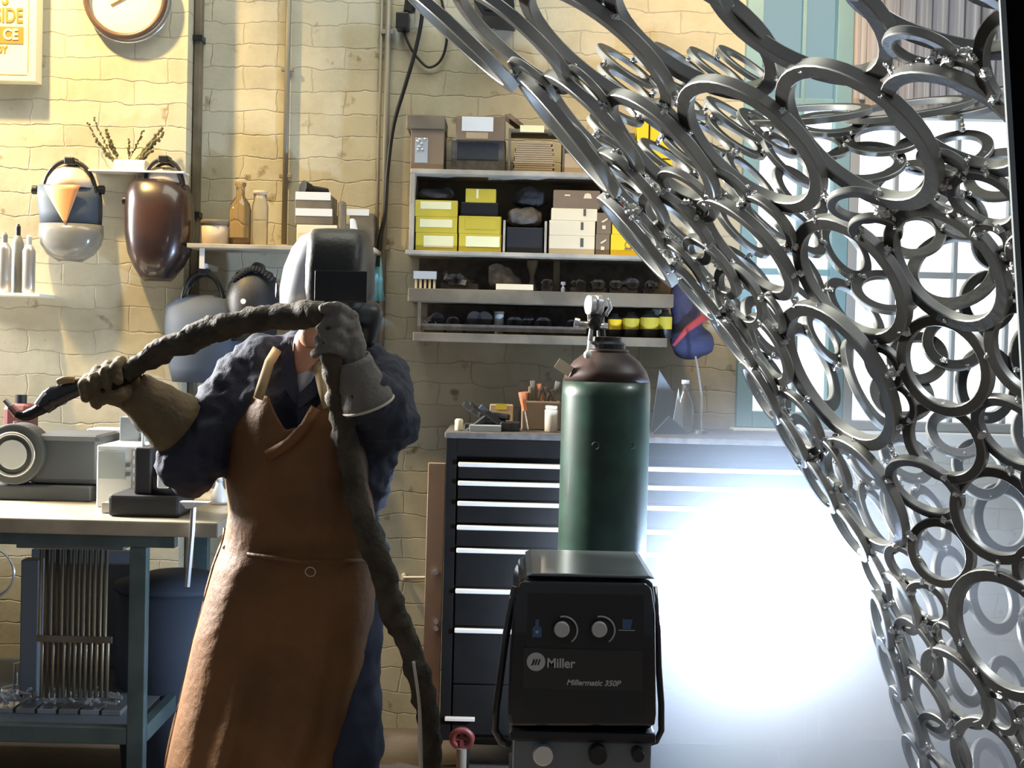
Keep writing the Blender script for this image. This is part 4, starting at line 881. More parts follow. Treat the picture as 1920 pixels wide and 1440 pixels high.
# front bezel outline tapers downwards in a curve
L = [(972, 1098), (962, 1150), (956, 1220), (953, 1290), (952, 1340), (958, 1362)]
Rr = [(1228, 1362), (1231, 1340), (1230, 1250), (1229, 1150), (1222, 1104)]
outl = [mm(*q) for q in [(982, 1090)] + L + Rr + [(1210, 1094)]]
B().prism(outl, Ym, Ym + .03).out('front_panel', 'gloss', wm, bevel=.006)
ins = [mm(*q) for q in [(990, 1112), (984, 1340), (1206, 1346), (1208, 1116)]]
B().prism(ins, Ym - .002, Ym - .0002).out('control_panel', 'blackpl', wm, bevel=.001)
band = [mm(*q) for q in [(982, 1214), (980, 1290), (1205, 1296), (1205, 1220)]]
B().prism(band, Ym - .0035, Ym - .0021).out('badge_strip', mat('badge_grey', (.032, .032, .03), .55), wm)
# body, wrap with rounded top
zt1 = P(1092, 1085, Ym).z; zb1 = P(1092, 1372, Ym).z; xl_, xr_ = P(957, 1200, Ym).x, P(1232, 1200, Ym).x
pr_ = []
for (x, z) in [(xl_ + .004, zb1), (xl_ + .004, zt1 - .05), (xl_ + .018, zt1 - .012), (xl_ + .045, zt1), (xr_ - .03, zt1), (xr_ - .008, zt1 - .012), (xr_ - .002, zt1 - .05), (xr_ - .002, zb1)]: pr_.append((x, z))
B().prism(pr_, Ym + .0305, 3.36).out('body', 'gloss', wm, bevel=.008)
B().prism([(x, z + .0005) for x, z in [(xl_ + .06, zt1 + .0), (xl_ + .2, zt1), (xl_ + .2, zt1 + .006), (xl_ + .06, zt1 + .006)]], 3.12, 3.22).out('top_handle_recess', 'black', wm, bevel=.002)
M['lidm'] = mat('lid_grey', (.12, .135, .14), .28, coat=.3)
B().prism([(xl_ + .03, zt1 + .0005), (xr_ - .005, zt1 + .0005), (xr_ - .02, zt1 + .008), (xl_ + .045, zt1 + .008)], Ym + .012, 3.37).out('lid', 'lidm', wm, bevel=.004)
# side loops: bowed roll bars
B().tube([P(x, y, Ym + .05) for x, y in ((966, 1100), (956, 1150), (946, 1210), (937, 1280), (930, 1330), (928, 1368), (940, 1390), (958, 1396))], .0085, 8).out('roll_bar', 'gloss', wm, smooth=True)
B().tube([P(x, y, Ym + .05) for x, y in ((1226, 1100), (1233, 1180), (1235, 1250), (1240, 1320), (1240, 1370), (1230, 1390), (1215, 1394))], .0075, 8).out('roll_bar', 'gloss', wm, smooth=True)
B().box(P(955, 1380, Ym).x, P(1230, 1380, Ym).x, Ym - .002, 3.34, P(1092, 1392, Ym).z, zb1 - .0005).out('base_skirt', 'black', wm, bevel=.006)
zlo = P(1092, 1392, Ym).z - .0005
B().box(P(962, 1420, Ym).x, P(1222, 1420, Ym).x, Ym + .012, 3.33, zlo - .13, zlo).out('lower_panel', 'grey', wm, bevel=.004)
for xx, s_, m_ in ((1018, .022, 'chrome'), (1120, .02, 'black'), (1195, .014, 'black')):
    q = P(xx, 1412, Ym); B().cyl((q.x, Ym - .025, q.z), (q.x, Ym + .0115, q.z), s_, n=20).out('connector', m_, wm, bevel=.002)
# knobs
for xx in (1053, 1123):
    q = P(xx, 1177, Ym)
    k = B().cyl((q.x + .004, Ym - .011, q.z - .006), (q.x + .004, Ym - .0021, q.z - .006), px(22, Ym), n=28).out('dial_skirt', 'black', wm)
    B().cyl((q.x, Ym - .024, q.z), (q.x, Ym - .0112, q.z), px(14.5, Ym), n=28).out('dial', 'print', k, bevel=.002)
    B().torus((q.x + .004, Ym - .0028, q.z - .005), (0, 1, 0), px(26, Ym), .0022, 24, 6, -.25, 2.5, e=(0, 0, 1)).out('dial_arc', 'print', wm)
# icons: bottle at the left, hat shaped feed symbol at the right
q = P(1007, 1180, Ym); B().lathe((0, 0, 0), [(.001, 0), (.001, .001)], 4)
bt = [(-.010, -.017), (.010, -.017), (.010, .003), (.004, .009), (.004, .022), (-.004, .022), (-.004, .009), (-.010, .003)]
B().prism([(q.x + x, q.z + z) for x, z in bt], Ym - .0032, Ym - .0021).out('bottle_icon', 'blue', wm)
B().prism([(q.x - .003, q.z - .008), (q.x + .003, q.z - .008), (q.x + .003, q.z - .002), (q.x - .003, q.z - .002)], Ym - .004, Ym - .0033).out('bottle_icon_mark', 'lgrey', wm)
q = P(1175, 1172, Ym)
B().prism([(q.x - .009, q.z - .008), (q.x + .009, q.z - .008), (q.x + .012, q.z + .013), (q.x - .010, q.z + .013)], Ym - .0032, Ym - .0021).out('feed_icon', 'blue', wm)
B().box(q.x - .018, q.x + .018, Ym - .0032, Ym - .0021, q.z - .012, q.z - .010).out('feed_icon_line', 'lgrey', wm)
# logo
q = P(1005, 1240, Ym)
B().cyl((q.x, Ym - .0048, q.z), (q.x, Ym - .0036, q.z), px(17.5, Ym), n=40).out('logo_disc', 'print', wm)
for dx in (-.007, -.001, .005):
    B().prism([(q.x + dx - .0025, q.z - .007), (q.x + dx + .0008, q.z - .007), (q.x + dx + .0048, q.z + .006), (q.x + dx + .0015, q.z + .006)], Ym - .0056, Ym - .0049).out('logo_stroke', 'black', wm)
B().prism([(q.x - .011, q.z - .008), (q.x - .008, q.z - .008), (q.x - .002, q.z + .001), (q.x - .004, q.z + .001)], Ym - .0056, Ym - .0049).out('logo_stroke', 'black', wm)
text('Miller', px(18, Ym) / .72, P(1025, 1251, Ym - .0036), 'print', wm, 'lettering', .0006, sx=.92, bold=.0006)
text('Millermatic 350P', px(10.5, Ym) / .72, P(1062, 1284, Ym - .0036), 'print', wm, 'lettering', .0005, sx=1.02, shear=.25, bold=.0004)
# cart
ct = thing('welder_cart', 'black steel running gear that carries machine and cylinder', 'cart', (P(1092, 1440, 3.3).x, 3.3, 0))
zz = zlo - .1305; xl2, xr2 = P(955, 1440, Ym).x, P(1235, 1440, Ym).x
B().box(xl2, xr2, Ym, 3.36, zz - .02, zz).out('machine_tray', 'black', ct, bevel=.003)
B().box(xl2 + .01, xr2 - .01, 3.0, 3.78, .155, .18).out('base_tray', 'black', ct, bevel=.004)
for xx in (xl2 + .02, xr2 - .02):
    for yy in (3.03, 3.33): B().box(xx - .01, xx + .01, yy - .01, yy + .01, .1805, zz - .0205).out('upright', 'black', ct)
    B().cyl((xx - .02, 3.12, .06), (xx + .02, 3.12, .06), .0595, n=24).out('front_wheel', 'blackpl', ct)
    B().cyl((xx - .0 + (.03 if xx > .3 else -.03) - .02, 3.66, .11), (xx + (.03 if xx > .3 else -.03) + .02, 3.66, .11), .1095, n=30).out('rear_wheel', 'blackpl', ct)
    B().box(xx - .012, xx + .012, 3.1, 3.14, .1, .1545).out('fork', 'black', ct)
B().cyl((xl2 - .02, 3.66, .11), (xr2 + .02, 3.66, .11), .01, n=12).out('axle', 'alu', ct)
B().box(cx - .1, cx + .1, 3.74, 3.76, .1805, .75).out('cylinder_brace', 'black', ct)
# ---------------------------------------------------------------- the welder
pe = thing('person', 'person in welding mask, navy shirt and brown leather apron, arm stretched to the left', 'person', (P(560, 1000, 3.5).x, 3.5, 0))
def q(x, y, Y=3.5): return P(x, y, Y)
def pr(n, Y=3.5): return px(n, Y)
foot = 1725
# bare body: one continuous surface with head, neck, trunk, arms and legs
body = [('e', q(636, 535, 3.46), (.078, .098, .115)), ('e', q(622, 590, 3.42), (.052, .06, .055)), ('e', q(585, 625, 3.39), (.035, .045, .04)),
        ('c', q(612, 600, 3.47), q(590, 690, 3.5), .058, .062),
        ('c', q(470, 690), q(700, 700), .06, .06, 1.0), ('c', q(540, 760), q(640, 760), .12, .12, .85), ('c', q(545, 900), q(620, 900), .11, .11, .85),
        ('c', q(545, 1040), q(625, 1040), .12, .12, .85),
        ('c', q(455, 705), q(372, 850, 3.45), .055, .042), ('c', q(372, 850, 3.45), q(235, 725, 3.36), .043, .03),
        ('c', q(718, 712), q(722, 790, 3.36), .055, .042), ('c', q(722, 790, 3.36), q(672, 700, 3.21), .04, .03),
        ('c', q(540, 1060), q(512, 1370, 3.45), .085, .06), ('c', q(512, 1370, 3.45), q(500, 1660, 3.55), .058, .04),
        ('c', q(632, 1060), q(650, 1370, 3.45), .085, .06), ('c', q(650, 1370, 3.45), q(655, 1660, 3.55), .058, .04)]
for xx in (500, 655):
    c = q(xx, 1665, 3.55); body.append(('c', c, Vector((c.x, 3.4, .06)), .04, .03))
organic('body', body, 'skin', pe, .011, 4)
ear = organic('ear', [('e', q(561, 562, 3.47), (.008, .018, .03))], 'skin', pe, .004, 2)
# shirt
sh = [('c', q(500, 690), q(680, 700), .085, .085, .9), ('c', q(560, 680, 3.5), q(620, 680, 3.5), .085, .085), ('c', q(520, 770), q(640, 770), .15, .15, .82), ('c', q(530, 900), q(630, 900), .137, .137, .85),
      ('c', q(525, 1040), q(628, 1040), .137, .137, .9),
      ('c', q(452, 722), q(372, 850, 3.45), .082, .083), ('c', q(372, 850, 3.45), q(290, 775, 3.40), .066, .05), ('e', q(362, 862, 3.45), (.085, .08, .09)),
      ('c', q(700, 722), q(722, 790, 3.36), .088, .082), ('c', q(722, 790, 3.36), q(686, 735, 3.24), .076, .056), ('c', q(698, 830, 3.5), q(676, 930, 3.5), .075, .06)]
so = organic('shirt', sh, 'shirt', pe, .0085, 6, .016, 17)
# collar, T-shirt, throat opening
def quad(name, pts, Yf, m, par, th=.004):
    bm = bmesh.new(); vs = [bm.verts.new(P(x, y, Yf(x, y) if callable(Yf) else Yf)) for x, y in pts]; bm.faces.new(vs)
    bmesh.ops.triangulate(bm, faces=bm.faces)
    o = finish(name, bm, m, par); s = o.modifiers.new('s', 'SOLIDIFY'); s.thickness = th; s.offset = 0; return o
Yt = 3.365
organic('undershirt', [('c', q(572, 690, 3.44), q(560, 745, 3.42), .035, .012), ('c', q(590, 690, 3.44), q(562, 745, 3.42), .03, .012), ('c', q(575, 705, 3.41), q(562, 742, 3.39), .03, .01)], 'tee', pe, .005, 3)
quad('collar', [(545, 640), (532, 668), (527, 720), (556, 760), (562, 745), (547, 690), (548, 650)], lambda x, y: 3.36 + (760 - y) * .0004, 'shirt', pe, .008)
quad('collar', [(598, 690), (602, 722), (590, 745), (560, 768), (558, 742), (585, 715)], lambda x, y: 3.355 + (760 - y) * .0004, 'shirt', pe, .008)
quad('placket', [(556, 755), (568, 762), (575, 830), (560, 830)], 3.355, 'shirt', pe, .006)
organic('throat', [('c', q(578, 640, 3.42), q(572, 690, 3.415), .036, .034)], 'skin', pe, .005, 3)
# trousers
organic('trousers', [('c', q(535, 1050), q(622, 1050), .125, .125, .9), ('c', q(535, 1080), q(508, 1400, 3.46), .108, .09), ('c', q(508, 1400, 3.46), q(500, 1655, 3.54), .09, .08),
                     ('c', q(632, 1080), q(645, 1400, 3.46), .108, .095), ('c', q(645, 1400, 3.46), q(655, 1655, 3.54), .092, .08)], 'denim', pe, .011, 5, .012, 11)
for xx in (500, 655):
    c = q(xx, 1665, 3.55)
    o = organic('boot', [('c', Vector((c.x, 3.55, .13)), Vector((c.x, 3.55, .06)), .055, .05), ('c', Vector((c.x, 3.55, .052)), Vector((c.x, 3.36, .046)), .05, .045)], 'blackpl', pe, .008, 4)
# apron: a hide that wraps the front of the trunk, open behind
def interp(T, y):
    for (y0, v0), (y1, v1) in zip(T, T[1:]):
        if y <= y1: return v0 + (v1 - v0) * max(0, (y - y0) / (y1 - y0))
    return T[-1][1]
AL = [(740, 458), (800, 428), (900, 422), (960, 428), (1010, 420), (1060, 402), (1120, 385), (1200, 362), (1300, 340), (1400, 318), (1500, 298)]
AR = [(740, 664), (800, 684), (860, 694), (950, 704), (1050, 710), (1150, 706), (1250, 690), (1350, 664), (1440, 640), (1500, 626)]
TOP = [(0, 752), (.10, 742), (.22, 742), (.30, 768), (.42, 806), (.52, 800), (.62, 772), (.72, 748), (.86, 752), (1, 800)]
def apron_pt(u, v):
    yt = interp([(a, b) for a, b in TOP], u); y = yt + (1500 - yt) * v
    # the flap nearest the bench flares out and hangs in folds
    l, r = interp(AL, y), interp(AR, y); x = l + (r - l) * u
    k = 2 * u - 1
    down = max(0, (y - 1000) / 500)
    D = .165 + .03 * math.sin(min(1, max(0, (y - 740) / 350)) * math.pi) + .015 * down
    Y = 3.50 - D * math.sqrt(max(0, 1 - min(1, abs(k)) ** (3.6 + 4 * down))) + .0
    if u < .5: Y += .02 * down * (1 - u * 2) ** 2
    fold = math.sin(u * 17 + y * .004) * .012 * down * (1 - .4 * u) + math.sin(u * 31 + 1) * .006 * down
    Y += fold + (.004 + .006 * u) * noise.noise(Vector((u * 4.5, y * .008, 3))) + .002 * noise.noise(Vector((u * 14, y * .03, 8)))
    wst = math.exp(-((y - 1035) / 30) ** 2); Y += .012 * wst
    return P(x, y, Y)
bm = bmesh.new(); NU, NV = 70, 110
g = [[bm.verts.new(apron_pt(i / NU, j / NV)) for i in range(NU + 1)] for j in range(NV + 1)]
for j in range(NV):
    for i in range(NU): bm.faces.new((g[j][i], g[j][i + 1], g[j + 1][i + 1], g[j + 1][i]))
ap = finish('apron', bm, 'leather', pe, smooth=True); s = ap.modifiers.new('s', 'SOLIDIFY'); s.thickness = .004
# side flap, folded outwards along the left edge
bm = bmesh.new(); rows = []
for j in range(41):
    y = 990 + 510 * j / 40; row = []
    for i in range(9):
        t_ = i / 8; x = interp(AL, y) + t_ * 26 * (j / 40) ** .5 + 2; x += -4 + 0 * t_
        Yq = 3.50 + .10 * max(0, (y - 1000) / 500) + .06 * t_ + .015 * math.sin(t_ * 9 + y * .02)
        row.append(bm.verts.new(P(x, y, Yq)))
    rows.append(row)
for a_, b_ in zip(rows, rows[1:]):
    for i in range(8): bm.faces.new((a_[i], a_[i + 1], b_[i + 1], b_[i]))
fl = finish('apron_side', bm, 'leather', pe, smooth=True); s = fl.modifiers.new('s', 'SOLIDIFY'); s.thickness = .004
def strapf(name, pts, w_, m, Yo=0):
    bm = bmesh.new(); prev = None
    for i, (x, y, Y) in enumerate(pts):
        a_ = pts[max(i - 1, 0)]; b_ = pts[min(i + 1, len(pts) - 1)]; dx, dy = b_[0] - a_[0], b_[1] - a_[1]; l_ = math.hypot(dx, dy) or 1
        nx, ny = -dy / l_ * w_ / 2, dx / l_ * w_ / 2
        cur = [bm.verts.new(P(x + nx, y + ny, Y)), bm.verts.new(P(x - nx, y - ny, Y))]
        if prev: bm.faces.new((prev[0], prev[1], cur[1], cur[0]))
        prev = cur
    o = finish(name, bm, m, pe, smooth=True); s = o.modifiers.new('s', 'SOLIDIFY'); s.thickness = .004; s.offset = 0; return o
strapf('shoulder_strap', [(484, 748, 3.335), (494, 715, 3.35), (505, 680, 3.385), (520, 655, 3.44)], 19, 'strap')
strapf('shoulder_strap', [(614, 765, 3.325), (606, 735, 3.33), (598, 700, 3.36), (590, 670, 3.42)], 17, 'strap')
strapf('bib_flap', [(592, 765, 3.315), (572, 800, 3.30), (540, 832, 3.30), (500, 855, 3.30)], 20, 'leather')
for k, (x, y) in enumerate(((421, 1026), (690, 1052))):
    c = P(x, y, 3.44 if k == 0 else 3.40); B().ball(c, .006).out('snap', 'chrome', pe, smooth=True)
c = P(582, 1072, 3.30); B().torus(c, (0, 1, .3), .012, .0016, 24, 6).out('belt_ring', 'silver', pe, smooth=True)
strapf('waist_tie', [(425, 1030, 3.43), (470, 1040, 3.34), (560, 1052, 3.298), (640, 1052, 3.315), (698, 1050, 3.40)], 7, 'leather')

# helmet
hel = [(433, 640, 30, .05, .02), (437, 634, 50, .08, .01), (447, 628, 62, .105), (470, 622, 72, .13), (505, 615, 79, .145), (545, 610, 82, .145), (570, 608, 80, .14), (582, 608, 74, .13)]
hs = slices(hel, 'shellw', 'mask_shell', pe, 3.46, power=2.5, n=36)  # bright reflection on the dark mask put into the shell colour
fp = [(431, 641, 32, .055, .01), (435, 640, 48, .09, .0), (447, 640, 53, .125, -.0), (470, 640, 56, .15), (505, 639, 58, .165), (545, 638, 58, .168), (575, 636, 54, .16), (586, 632, 48, .145)]
slices(fp, 'facepl', 'mask_front', pe, 3.455, power=4.5, n=40)
x0, x1, z0, z1 = R4(589, 688, 507, 566, 3.28); B().box(x0, x1, 3.2845, 3.3, z0, z1).out('mask_lens', 'black', pe, bevel=.003)
c = q(527, 545, 3.46); kn = B().cyl(c + Vector((-.012, -.01, 0)), c + Vector((.03, 0, 0)), .02, n=20).out('mask_knob', 'black', pe, bevel=.003)
B().tube([P(x, y, Yq) for x, y, Yq in ((540, 540, 3.37), (556, 533, 3.345), (566, 545, 3.335), (562, 562, 3.34), (553, 576, 3.35))], .006, 8).out('mask_hinge', 'black', pe, smooth=True)
organic('respirator', [('c', q(660, 585, 3.38), q(690, 590, 3.42), .035, .035), ('c', q(690, 590, 3.42), q(688, 635, 3.42), .038, .025)], 'black', pe, .007, 4)

# gloves --------------------------------------------------------
def cuffmesh(name, p0, p1, r0, r1, m, sq=1, n=24, thick=.005):
    p0, p1 = Vector(p0), Vector(p1); bb = B(); ax = (p1 - p0); e = ax.orthogonal(); prev = None
    for i in range(9):
        t_ = i / 8; r = r0 + (r1 - r0) * t_; rg_ = bb.ring(p0.lerp(p1, t_), ax, r * (1 + .03 * math.sin(i * 2.1)), n, e)
        if prev: bb.bridge(prev, rg_)
        prev = rg_
    o = bb.out(name, m, pe, smooth=True); s = o.modifiers.new('s', 'SOLIDIFY'); s.thickness = thick; s.offset = 0; return o
YH = 3.33
# right hand (left in the picture) closed round the torch
fing = []
for k, (bx, by, L_) in enumerate(((168, 735, 1.0), (188, 722, 1.06), (209, 711, 1.0), (230, 703, .85))):
    base = P(bx + 12, by + 22, YH + .035); top = P(bx - 4, by - 26 - 2 * (k == 1), YH + .012); fr = P(bx - 12, by - 14, YH - .038); tip = P(bx - 8, by + 12 * L_, YH - .044)
    fing += [('c', base, top, .0145, .0145), ('c', top, fr, .0145, .0135), ('c', fr, tip, .0135, .0115)]
palm = [('c', P(185, 738, YH + .03), P(240, 722, YH + .03), .030, .032), ('c', P(205, 735, YH + .01), P(250, 745, YH + .02), .03, .034)]
thumb = [('c', P(240, 735, YH - .01), P(222, 742, YH - .04), .018, .015), ('c', P(222, 742, YH - .04), P(190, 748, YH - .045), .015, .012)]
organic('glove', fing + palm + thumb, 'glove', pe, .0042, 3, .0025, 45)
cuffmesh('glove_cuff', P(243, 727, YH + .02), P(334, 797, 3.42), .046, .080, 'glove')
# left hand (right in the picture) holding the cable before the chin
YH2 = 3.20
f2 = []
for k, (bx, by, L_) in enumerate(((648, 655, .9), (654, 630, 1.0), (658, 605, 1.03), (655, 580, .95))):
    a_ = P(bx + 6, by + 14, YH2 + .01); b_ = P(bx - 22, by - 4, YH2 - .036); c_ = P(bx - 46, by - 2, YH2 - .03); d_ = P(bx - 58, by + 10 * L_, YH2 + .0)
    f2 += [('c', a_, b_, .0145, .0145), ('c', b_, c_, .014, .013), ('c', c_, d_, .0128, .011)]
f2 += [('c', P(658, 640, YH2 + .01), P(662, 680, YH2 + .015), .034, .032), ('c', P(655, 610, YH2 + .012), P(660, 650, YH2 + .012), .026, .034), ('c', P(642, 660, YH2 - .01), P(618, 640, YH2 - .035), .017, .014), ('c', P(618, 640, YH2 - .035), P(600, 615, YH2 - .035), .014, .011)]
organic('glove', f2, 'glove2', pe, .0042, 3, .0025, 45)
cuffmesh('glove_cuff', P(660, 672, YH2 + .01), P(690, 758, YH2 + .04), .04, .062, 'glove2')
c0, c1 = P(660, 672, YH2 + .01), P(690, 758, YH2 + .04)
bb = B(); bb.torus(c1, c1 - c0, .062, .0035, 36, 8); bb.out('cuff_rim', 'cuffrim', pe, smooth=True)

# torch and its sleeved cable ---------------------------------------
wt = thing('welding_torch', 'taped welding torch with bent neck held in the gloved fist, sleeved cable behind', 'welding torch', P(150, 720, YH))
def spl(c, k=6):
    o = []
    for i in range(len(c) - 1):
        p0, p1, p2, p3 = c[max(i - 1, 0)], c[i], c[i + 1], c[min(i + 2, len(c) - 1)]
        for u in range(k):
            t_ = u / k; o.append(.5 * ((2 * p1) + (p2 - p0) * t_ + (2 * p0 - 5 * p1 + 4 * p2 - p3) * t_ * t_ + (3 * p1 - p0 - 3 * p2 + p3) * t_ ** 3))
    return o + [c[-1]]
def rtube(name, pts, m, par, wr=.0, n=14, k=8):
    C_ = spl([P(x, y, Y) for x, y, Y, r in pts], k); rs = []
    for i in range(len(C_)):
        f_ = i / k; a_ = min(int(f_), len(pts) - 1); b_ = min(a_ + 1, len(pts) - 1); rs.append((pts[a_][3] + (pts[b_][3] - pts[a_][3]) * (f_ - a_)))
    bb = B().tube(C_, rs, n)
    if wr:
        bb.bm.normal_update()
        for v in bb.bm.verts:
            v.co += v.normal * wr * (noise.noise(v.co * 28) + .6 * noise.noise(v.co * 70))
    return bb.out(name, m, par, smooth=True)
rtube('handle', [(250, 690, YH, .021), (200, 708, YH, .022), (150, 726, YH, .022), (122, 735, YH, .025), (98, 748, YH, .027), (80, 765, YH - .005, .021)], 'gloss', wt, .004)
rtube('neck', [(82, 763, YH - .005, .018), (62, 775, YH - .008, .013), (45, 780, YH - .01, .011), (32, 776, YH - .01, .011)], 'black', wt, .003)
B().cyl(P(33, 777, YH - .01), P(20, 762, YH - .012), .010, .009, n=16).out('nozzle', mat('nozzle_copper', (.55, .28, .24), .3, .8), wt)
B().cyl(P(21, 763.5, YH - .012), P(9, 750, YH - .014), .0065, .006, n=12).out('contact_tip', 'chrome', wt)
a_, b_ = P(88, 737, YH - .012), P(70, 760, YH - .014); B().cyl(a_, b_, .010, .009, n=12).out('trigger_guard', 'white', wt, smooth=True)  # white stub stands in for the highlight on the black neck
rtube('cable_boot', [(140, 712, YH - .018, .008), (122, 712, YH - .02, .009), (108, 716, YH - .02, .007)], 'strap', wt)
rtube('cable_sleeve', [(232, 702, YH, .023), (262, 684, YH, .027), (310, 655, YH - .01, .029), (352, 640, YH - .02, .031), (400, 618, YH - .03, .033), (450, 605, YH - .05, .031), (510, 596, YH - .07, .030), (560, 592, YH - .10, .031),
                       (598, 592, YH - .125, .031), (618, 618, YH - .14, .030), (624, 665, YH - .14, .029), (634, 730, YH - .10, .028), (645, 800, YH - .07, .029), (656, 860, YH - .05, .029), (668, 930, YH - .045, .029), (688, 1000, YH - .045, .029), (714, 1060, YH - .04, .030),
                       (735, 1140, YH - .02, .031), (762, 1200, YH, .031), (790, 1290, YH, .028), (806, 1370, YH + .02, .026), (812, 1460, YH + .05, .026), (830, 1600, YH + .1, .026), (870, 1740, YH + .0, .026)], 'sleeve', wt, .009)
rtube('sleeve_lace', [(775, 1240, YH - .03, .004), (786, 1320, YH - .035, .004), (788, 1400, YH - .03, .006), (790, 1470, YH - .03, .004)], 'cuffrim', wt)

